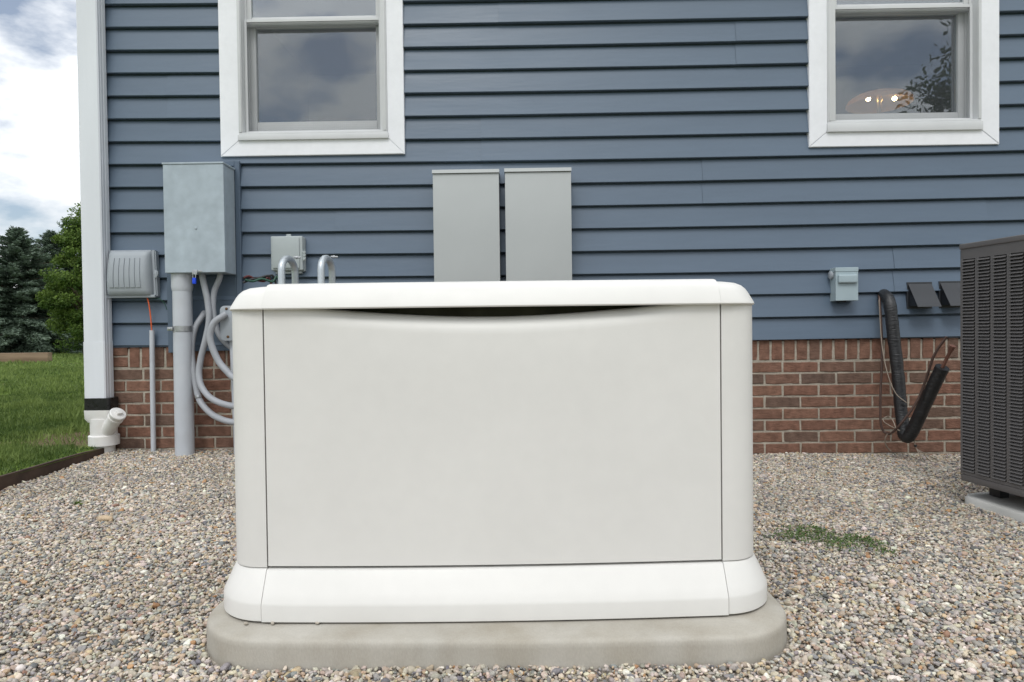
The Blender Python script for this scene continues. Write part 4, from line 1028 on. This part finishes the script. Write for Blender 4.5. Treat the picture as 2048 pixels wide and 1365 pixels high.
# lawn edging: a thin brown strip, wavy top, running out from the corner
bm = NB(); rows = []
for i in range(61):
    y = -0.045 - i * 0.085; x = X_EDGE + 0.006 * noise.noise(Vector((y * 1.2, 0, 0))) - 0.01 + 0.004 * math.sin(y * 3)
    zt_ = 0.088 + 0.006 * noise.noise(Vector((y * 2.1, 4, 0))) - 0.012 * max(0, 1 + y / 0.3)
    rows.append([bm.verts.new(q) for q in ((x, y, -0.08), (x, y, zt_ - .002), (x + .003, y, zt_), (x + .009, y, zt_), (x + .012, y, zt_ - .002), (x + .012, y, -0.08))])
for a, b in zip(rows, rows[1:]):
    for j in range(5): bm.faces.new((a[j], a[j + 1], b[j + 1], b[j]))
bm.faces.new(rows[0]); bm.faces.new(rows[-1][::-1])
o = obj('lawn_edging', bm, 'edging', smooth=40); tag(o, 'dark brown edging strip between lawn and gravel', 'edging')

# ------------------------------------------------------------------ gravel
def pebbles():
    pts = []; sp = 0.0072
    def region(xa, xb, ya, yb, sp):
        nx_, ny_ = int((xb - xa) / sp), int((yb - ya) / sp)
        gx, gy = np.meshgrid(np.arange(nx_), np.arange(ny_))
        x = xa + (gx.ravel() + rng.uniform(-.2, 1.2, nx_ * ny_)) * sp; y = ya + (gy.ravel() + rng.uniform(-.2, 1.2, nx_ * ny_)) * sp
        return x, y
    xs_, ys_ = region(X_EDGE + 0.008, 3.2, -3.1, 0.012, sp)
    # keep clear of the pads
    px_, py_ = np.abs(xs_ - PADX), np.abs(ys_ - PADY)
    qx, qy = np.maximum(px_ - (0.670 - 0.17), 0), np.maximum(py_ - (0.432 - 0.17), 0)
    keep = ~((np.hypot(qx, qy) < 0.180) & (px_ < 0.680) & (py_ < 0.433 + 0.02 * (ys_ < PADY) * np.maximum(0, 1 - (px_ / 0.67) ** 2)))
    ca, sa = math.cos(-AXIS), math.sin(-AXIS)
    lx = (xs_ - acx) * ca - (ys_ - acy) * sa - 0.41; ly = (xs_ - acx) * sa + (ys_ - acy) * ca + 0.42
    keep &= ~((np.abs(lx) < 0.418) & (np.abs(ly) < 0.448))
    # only what can be seen, with a metre and a half of spare ground on either side
    dep = ys_ - CAM.y
    keep &= (dep > 0.75) & (np.abs(xs_) < 0.78 * dep + 0.7)
    xs_, ys_ = xs_[keep], ys_[keep]; n = len(xs_)
    fine = np.array([noise.noise(Vector((a * 1.7, b * 1.7, 21.0))) for a, b in zip(xs_, ys_)])
    size = (1 + 0.13 * fine) * np.clip(rng.lognormal(math.log(0.0038), 0.36, n), 0.0022, 0.0105)      # radius
    z = np.array([z_gravel(a, b) for a, b in zip(xs_, ys_)]) + rng.uniform(-0.004, 0.005, n)
    # pebbles pile slightly against the pad
    scl = np.stack([size * rng.uniform(1.0, 1.45, n), size * rng.uniform(0.8, 1.1, n), size * rng.uniform(0.5, 0.85, n)], 1)
    rot = np.stack([rng.normal(0, 0.38, n), rng.normal(0, 0.38, n), rng.uniform(0, 6.28, n)], 1)
    pal = np.array([(0.50, 0.45, 0.38), (0.40, 0.375, 0.345), (0.30, 0.29, 0.28), (0.20, 0.205, 0.215), (0.115, 0.125, 0.145), (0.43, 0.34, 0.235), (0.36, 0.21, 0.10), (0.62, 0.59, 0.54), (0.38, 0.31, 0.27), (0.065, 0.068, 0.075), (0.33, 0.275, 0.21), (0.24, 0.14, 0.10)])
    wt = np.array([22, 20, 16, 11, 6, 9, 1.8, 9, 5, 1.6, 9, 0.8]); wt = wt / wt.sum()
    pal = pal * 0.9 + np.array([0.40, 0.365, 0.31]) * 0.1; ci = rng.choice(len(pal), n, p=wt); colr = pal[ci] * rng.uniform(0.78, 1.18, (n, 1)) * rng.uniform(0.94, 1.06, (n, 3)) * np.array([1.10, 1.065, 1.005]) * (1 + 0.22 * np.array([noise.noise(Vector((a * 2.2, b * 2.2, 11.0))) for a, b in zip(xs_, ys_)]))[:, None]
    for k, (px, py) in enumerate(((492, 1238), (545, 1242), (634, 1243))):      # strays on the pad
        q = P(px, py, -2.306); xs_[k], ys_[k], z[k] = q.x, q.y, 0.0555; scl[k] = (0.0055, 0.004, 0.0035); colr[k] = (0.42, 0.38, 0.32)
    me = bpy.data.meshes.new('gravel'); me.vertices.add(n)
    me.vertices.foreach_set('co', np.stack([xs_, ys_, z], 1).astype(np.float32).ravel())
    a = me.attributes.new('rot', 'FLOAT_VECTOR', 'POINT'); a.data.foreach_set('vector', rot.astype(np.float32).ravel())
    a = me.attributes.new('scl', 'FLOAT_VECTOR', 'POINT'); a.data.foreach_set('vector', scl.astype(np.float32).ravel())
    a = me.attributes.new('pick', 'INT', 'POINT'); a.data.foreach_set('value', rng.integers(0, 6, n).astype(np.int32))
    a = me.attributes.new('col', 'FLOAT_COLOR', 'POINT'); a.data.foreach_set('color', np.concatenate([colr, np.ones((n, 1))], 1).astype(np.float32).ravel())
    o = bpy.data.objects.new('gravel', me); COL.objects.link(o); me.materials.append(M['pebble'])
    ng = bpy.data.node_groups.new('pebbles', 'GeometryNodeTree')
    ng.interface.new_socket('Geometry', in_out='INPUT', socket_type='NodeSocketGeometry'); ng.interface.new_socket('Geometry', in_out='OUTPUT', socket_type='NodeSocketGeometry')
    Nn, Ll = ng.nodes, ng.links
    gi, go = Nn.new('NodeGroupInput'), Nn.new('NodeGroupOutput')
    jn = Nn.new('GeometryNodeJoinGeometry')
    for v in range(6):
        ic = Nn.new('GeometryNodeMeshIcoSphere'); ic.inputs['Radius'].default_value = 1; ic.inputs['Subdivisions'].default_value = 3 if v < 3 else 2
        nz_ = Nn.new('ShaderNodeTexNoise'); nz_.noise_dimensions = '4D'; nz_.inputs['W'].default_value = v * 7.3; nz_.inputs['Scale'].default_value = 0.75; nz_.inputs['Detail'].default_value = 1.5
        sb = Nn.new('ShaderNodeVectorMath'); sb.operation = 'SUBTRACT'; sb.inputs[1].default_value = (.5, .5, .5)
        sc = Nn.new('ShaderNodeVectorMath'); sc.operation = 'SCALE'; sc.inputs['Scale'].default_value = 1.15
        Ll.new(nz_.outputs['Color'], sb.inputs[0]); Ll.new(sb.outputs[0], sc.inputs[0])
        sp_ = Nn.new('GeometryNodeSetPosition'); Ll.new(ic.outputs['Mesh'], sp_.inputs['Geometry']); Ll.new(sc.outputs[0], sp_.inputs['Offset'])
        ss = Nn.new('GeometryNodeSetShadeSmooth'); Ll.new(sp_.outputs[0], ss.inputs['Geometry'])
        sm = Nn.new('GeometryNodeSetMaterial'); sm.inputs['Material'].default_value = M['pebble']; Ll.new(ss.outputs[0], sm.inputs['Geometry'])
        g2i = Nn.new('GeometryNodeGeometryToInstance'); Ll.new(sm.outputs[0], g2i.inputs[0]); Ll.new(g2i.outputs[0], jn.inputs[0])
    iop = Nn.new('GeometryNodeInstanceOnPoints'); iop.inputs['Pick Instance'].default_value = True
    def na(nm, ty):
        q = Nn.new('GeometryNodeInputNamedAttribute'); q.data_type = ty; q.inputs['Name'].default_value = nm; return q.outputs['Attribute']
    Ll.new(gi.outputs[0], iop.inputs['Points']); Ll.new(jn.outputs[0], iop.inputs['Instance'])
    Ll.new(na('pick', 'INT'), iop.inputs['Instance Index']); Ll.new(na('rot', 'FLOAT_VECTOR'), iop.inputs['Rotation']); Ll.new(na('scl', 'FLOAT_VECTOR'), iop.inputs['Scale'])
    Ll.new(iop.outputs[0], go.inputs[0])
    md = o.modifiers.new('pebbles', 'NODES'); md.node_group = ng
    tag(o, 'mixed tan and grey river pebbles covering the bed round the generator', 'gravel', kind='stuff')
    return n
NPEB = pebbles()
print('pebbles', NPEB)

# one larger flat tan stone
def stone(px, py, rx, ry, rz, mt, lab):
    d_ = fwd + rt * ((px - 1024) / F) - up * ((py - 682.5) / F); t = (0.012 - CAM.z) / d_.z; c = CAM + d_ * t
    bm = NB(); bmesh.ops.create_icosphere(bm, subdivisions=3, radius=1)
    for v in bm.verts: v.co = Vector((v.co.x * rx, v.co.y * ry, v.co.z * rz)) * (1 + 0.16 * noise.noise(v.co * 1.3 + Vector((px, 0, 0)))) + Vector((c.x, c.y, z_gravel(c.x, c.y) + rz * .9))
    o = obj('stone', bm, mt, smooth=80); tag(o, lab, 'stone')
M['tan'] = mat('tan_stone', (0.47, 0.36, 0.24), 0.8, 0.12, 60, 0.001, 150)
stone(210, 1040, 0.030, 0.015, 0.012, 'tan', 'flat tan stone lying on the pebbles left of the generator')

# ------------------------------------------------------------------ leaves and trees
def quads(name, cen, ax, wd_, tone, mt, parent=None, tri=False):
    """cen, ax (half length vectors), wd_ (half width vectors): one leaf-shaped diamond each"""
    n = len(cen); v = np.stack([cen - ax, cen + wd_ - ax * 0.1, cen + ax, cen - wd_ - ax * 0.1], 1).reshape(-1, 3)
    me = bpy.data.meshes.new(name); me.vertices.add(4 * n); me.loops.add(4 * n); me.polygons.add(n)
    me.vertices.foreach_set('co', v.astype(np.float32).ravel()); me.loops.foreach_set('vertex_index', np.arange(4 * n, dtype=np.int32))
    me.polygons.foreach_set('loop_start', np.arange(0, 4 * n, 4, dtype=np.int32)); me.update(calc_edges=True)
    a = me.attributes.new('tone', 'FLOAT', 'POINT'); a.data.foreach_set('value', np.repeat(tone, 4).astype(np.float32))
    return link_mesh(name, me, mt, parent)
def unit(v): return v / np.maximum(np.linalg.norm(v, axis=1, keepdims=True), 1e-6)
def rv(n): return unit(rng.normal(0, 1, (n, 3)))

def spruce(x, y, H, Rr, lab, seed, dens=1.0):
    r = np.random.default_rng(seed); z0 = z_lawn(x, y) if x > -42 and y < 45 else -0.07
    t = thing('spruce_tree', lab, 'tree', (x, y, z0), group='trees behind the lawn')
    obj('trunk', tube(NB(), [(x, y, z0 - .1), (x + .03, y, z0 + H * .5), (x, y, z0 + H * .98)], [H * .022, H * .014, H * .002], 9), 'bark', t, smooth=60)
    C_, A_, W_, T_ = [], [], [], []; bmb = NB()
    z = 0.12 * H / 5
    while z < H * 0.985:
        f = z / H; Lb = Rr * (1 - f) ** 0.85 * r.uniform(.82, 1.12) + 0.05; nb = max(5, int(9 * (1 - f) + 4))
        for k in range(nb):
            az = 6.283 * (k + r.uniform(-.4, .4)) / nb; l = Lb * r.uniform(.72, 1.1); slope = -0.28 + 0.75 * f + r.uniform(-.08, .08)
            dv = np.array([math.cos(az), math.sin(az), slope]); side = np.array([-math.sin(az), math.cos(az), 0])
            base = np.array([x, y, z0 + z])
            if k % 3 == 0: tube(bmb, [Vector(base), Vector(base + dv * l * .9)], [0.014, 0.004], 4)
            n = int(max(10, l * 105 * dens)); s = r.uniform(0.12, 1.0, n) ** 0.8
            spread = (1 - s * .75) * l * 0.30
            off = r.uniform(-1, 1, n) * spread
            c = base + np.outer(s * l, dv) + np.outer(off, side) + np.stack([np.zeros(n), np.zeros(n), -0.10 * s ** 2 * l - np.abs(off) * .25 + r.normal(0, .03, n)], 1)
            a = unit(dv + np.outer(np.sign(off) * .7, side) + r.normal(0, .35, (n, 3))) * r.uniform(.05, .105, (n, 1))
            w = unit(np.cross(a, r.normal(0, 1, (n, 3)))) * r.uniform(.012, .026, (n, 1))
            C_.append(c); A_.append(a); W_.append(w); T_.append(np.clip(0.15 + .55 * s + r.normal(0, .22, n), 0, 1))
        z += 0.115 * r.uniform(.8, 1.2) * (0.6 + 0.4 * (1 - f)) * (H / 5)
    obj('branches', bmb, 'bark', t)
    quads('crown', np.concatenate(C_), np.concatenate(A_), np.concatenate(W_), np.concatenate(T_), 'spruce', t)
    return t

def broadleaf(x, y, H, Rr, zlow, lab, seed, mt='leaf', clumps=80, leaves=170, size=0.055, group='trees behind the lawn'):
    r = np.random.default_rng(seed); z0 = z_lawn(x, y) if (-42 < x < X_EDGE and -8 < y < 45) else -0.075
    t = thing('broadleaf_tree', lab, 'tree', (x, y, z0), group=group)
    top = Vector((x, y, z0 + H * .8))
    obj('trunk', tube(NB(), [(x, y, z0 - .1), (x + .05, y + .03, z0 + H * .3), (x - .03, y, z0 + H * .6), top], [H * .028, H * .02, H * .012, H * .003], 10), 'bark', t, smooth=60)
    C_, A_, W_, T_ = [], [], [], []; bmb = NB(); zc = z0 + (zlow + H) / 2; hz = (H - zlow) / 2
    for k in range(clumps):
        d = r.normal(0, 1, 3); d /= np.linalg.norm(d); rad = r.uniform(.35, 1.0) ** 0.55
        tp = 1 - 0.45 * max(0, d[2])
        c = np.array([x + d[0] * Rr * rad * tp, y + d[1] * Rr * rad * tp, zc + d[2] * hz * rad])
        c += r.normal(0, .08, 3) * Rr
        root = Vector((x, y, min(c[2] - .1 * H, z0 + H * .65) if c[2] > z0 + H * .3 else z0 + H * .22)); cv = Vector(c)
        if k % 2 == 0: tube(bmb, [root, (root + cv) / 2 + Vector((0, 0, .04 * H)), cv], [H * .008, H * .005, H * .0015], 5)
        cr_ = Rr * r.uniform(.17, .34); n = int(leaves * r.uniform(.6, 1.3))
        p = r.normal(0, 1, (n, 3)); p = unit(p) * (r.uniform(0, 1, (n, 1)) ** .45) * np.array([cr_, cr_, cr_ * .62])
        a = unit(r.normal(0, 1, (n, 3)) + np.array([0, 0, -.35])) * r.uniform(.7, 1.3, (n, 1)) * size
        w = unit(np.cross(a, r.normal(0, 1, (n, 3)))) * r.uniform(.7, 1.2, (n, 1)) * size * .5
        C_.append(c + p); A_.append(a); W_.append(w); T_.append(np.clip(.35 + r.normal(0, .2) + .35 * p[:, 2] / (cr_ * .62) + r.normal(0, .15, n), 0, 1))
    obj('limbs', bmb, 'bark', t)
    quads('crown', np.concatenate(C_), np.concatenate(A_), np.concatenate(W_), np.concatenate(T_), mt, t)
    return t

def col_at(px, dep):       # x of an image column at a depth from the camera
    return P(px, 690, CAM.y + dep).x
spruce(col_at(40, 25), CAM.y + 25, 4.7, 2.9, 'dark blue green spruce at the far end of the lawn', 1, 1.5)
spruce(col_at(-70, 27), CAM.y + 27, 4.9, 2.8, 'dark spruce at the left frame edge behind the lawn', 2, 1.2)
spruce(col_at(108, 29), CAM.y + 29, 5.2, 2.8, 'darker spruce between the front spruce and the leafy tree', 3, 1.2)
broadleaf(col_at(174, 22), CAM.y + 22, 4.9, 1.25, 0.25, 'bright green leafy tree beside the white downspout', 4, clumps=150, leaves=230, size=0.05)
broadleaf(col_at(200, 30), CAM.y + 30, 6.0, 2.2, 0.3, 'tall leafy tree half hidden behind the house corner', 6, mt='leafdark', clumps=90, leaves=150, size=0.07)
spruce(col_at(-260, 30), CAM.y + 30, 5.6, 1.9, 'wide spruce standing left outside the frame', 8, 0.8)
broadleaf(14.1, -14.5, 10.8, 3.3, 1.0, 'large dark tree mirrored in the window with the lamp', 9, mt='leafdark', clumps=170, leaves=260, size=0.085, group='trees in front of the house')

# timber beam on the lawn
a = P(100, 712, CAM.y + 17.5)
bm = NB(); zt_ = z_lawn(a.x, a.y)
x1_ = a.x; ztop_ = P(60, 706, CAM.y + 17.5).z; 
bz0 = P(60, 721, CAM.y + 17.5).z
box(bm, x1_ - 2.4, x1_, a.y - 0.09, a.y + 0.09, min(bz0, zt_) , ztop_, 0.012); o = obj('timber_beam', bm, 'timber', smooth=30); tag(o, 'weathered timber beam lying at the far end of the lawn', 'timber')

# grass: blades over the lawn wedge that shows, finer near the house
def blades():
    C_, A_, W_, T_ = [], [], [], []
    def add(n, xa, xb, ya, yb, hgt, wid, jit=0.5):
        x = rng.uniform(xa, xb, n); y = rng.uniform(ya, yb, n)
        keep = np.ones(n, bool)
        dep = y - CAM.y
        keep &= (x < X_EDGE - 0.02) & (x > -1.05 * dep - 0.5) & ~((x > -2.45) & (y > -0.14) & (y < 0.02)) & ~((x > HX0 - 0.04) & (y > 0))
        x, y = x[keep], y[keep]; n = len(x)
        patch = np.array([noise.noise(Vector((a * 1.6, b * 1.6, 2.0))) for a, b in zip(x, y)]); p2 = np.array([noise.noise(Vector((a * 5.5, b * 5.5, 8.0))) for a, b in zip(x, y)])
        bare = (np.hypot(x + 2.68, (y - 0.38) * .8) < 0.40 + .22 * p2)
        kp = (~bare | (rng.random(n) < .12)) & (rng.random(n) < 0.75 + .5 * patch)
        x, y, patch, p2 = x[kp], y[kp], patch[kp], p2[kp]; n = len(x)
        z = np.array([z_lawn(a, b) for a, b in zip(x, y)])
        h = hgt * rng.uniform(.5, 1.25, n) * np.clip(1 + .9 * patch + .8 * p2, .35, 2.4)
        a = unit(np.stack([rng.normal(0, jit, n), rng.normal(0, jit, n), np.ones(n)], 1)) * h[:, None] / 2
        w = unit(np.cross(a, rng.normal(0, 1, (n, 3)))) * wid * rng.uniform(.6, 1.3, (n, 1)) / 2
        C_.append(np.stack([x, y, z], 1) + a * .9); A_.append(a); W_.append(w); T_.append(np.clip(.45 + .85 * patch + .6 * p2 + rng.normal(0, .2, n), 0, 1))
    add(60000, -4.1, -2.29, -1.7, 1.2, 0.045, 0.0055)
    add(60000, -6.2, -2.4, 1.2, 4.5, 0.06, 0.008)
    add(50000, -11, -3.4, 4.5, 11, 0.07, 0.014)
    add(45000, -24, -6.0, 11, 24, 0.08, 0.026)
    o = quads('grass', np.concatenate(C_), np.concatenate(A_), np.concatenate(W_), np.concatenate(T_), 'grass')
    tag(o, 'short green grass blades growing on the lawn', 'grass', kind='stuff')
blades()

# weeds: low patch right of the generator and a single seedling on the left
def ground_at(px, py, z=0.008):
    d = fwd + rt * ((px - 1024) / F) - up * ((py - 682.5) / F); return CAM + d * ((z - CAM.z) / d.z)
def weed_patch(name, spots, lab, size, n_each, spread, hgt):
    C_, A_, W_, T_ = [], [], [], []
    for (px, py, s) in spots:
        c = ground_at(px, py); n = int(n_each * s)
        q = rng.normal(0, 1, (n, 2)) * spread * s
        x, y = c.x + q[:, 0], c.y + q[:, 1]; z = np.array([z_gravel(a, b) for a, b in zip(x, y)]) + 0.006 + rng.uniform(0, hgt, n)
        a = unit(rng.normal(0, 1, (n, 3)) * np.array([1, 1, .6])) * size * rng.uniform(.6, 1.3, (n, 1)); w = unit(np.cross(a, rng.normal(0, .35, (n, 3)) + np.array([0, 0, 1]))) * size * .48 * rng.uniform(.7, 1.2, (n, 1))
        C_.append(np.stack([x, y, z], 1)); A_.append(a); W_.append(w); T_.append(np.clip(rng.normal(.5, .25, n), 0, 1))
    o = quads(name, np.concatenate(C_), np.concatenate(A_), np.concatenate(W_), np.concatenate(T_), 'weed')
    tag(o, lab, 'weeds'); return o
o = weed_patch('weeds', [(1566, 1074, .7), (1590, 1072, .9), (1604, 1062, .8), (1628, 1080, 1.0), (1650, 1070, .9), (1660, 1086, .9), (1684, 1092, 1.0), (1700, 1080, .8), (1722, 1080, .6), (1748, 1090, .5), (1768, 1104, .6), (1640, 1060, .5), (1738, 1082, .4)], 'low green weeds spreading over the pebbles right of the generator', 0.0055, 140, 0.036, 0.012)
o['kind'] = 'stuff'
o = weed_patch('seedling', [(155, 1014, 1.0)], 'single bright green seedling on the pebbles near the edging', 0.010, 26, 0.010, 0.012)
o.data.materials.clear(); o.data.materials.append(M['leaf'])
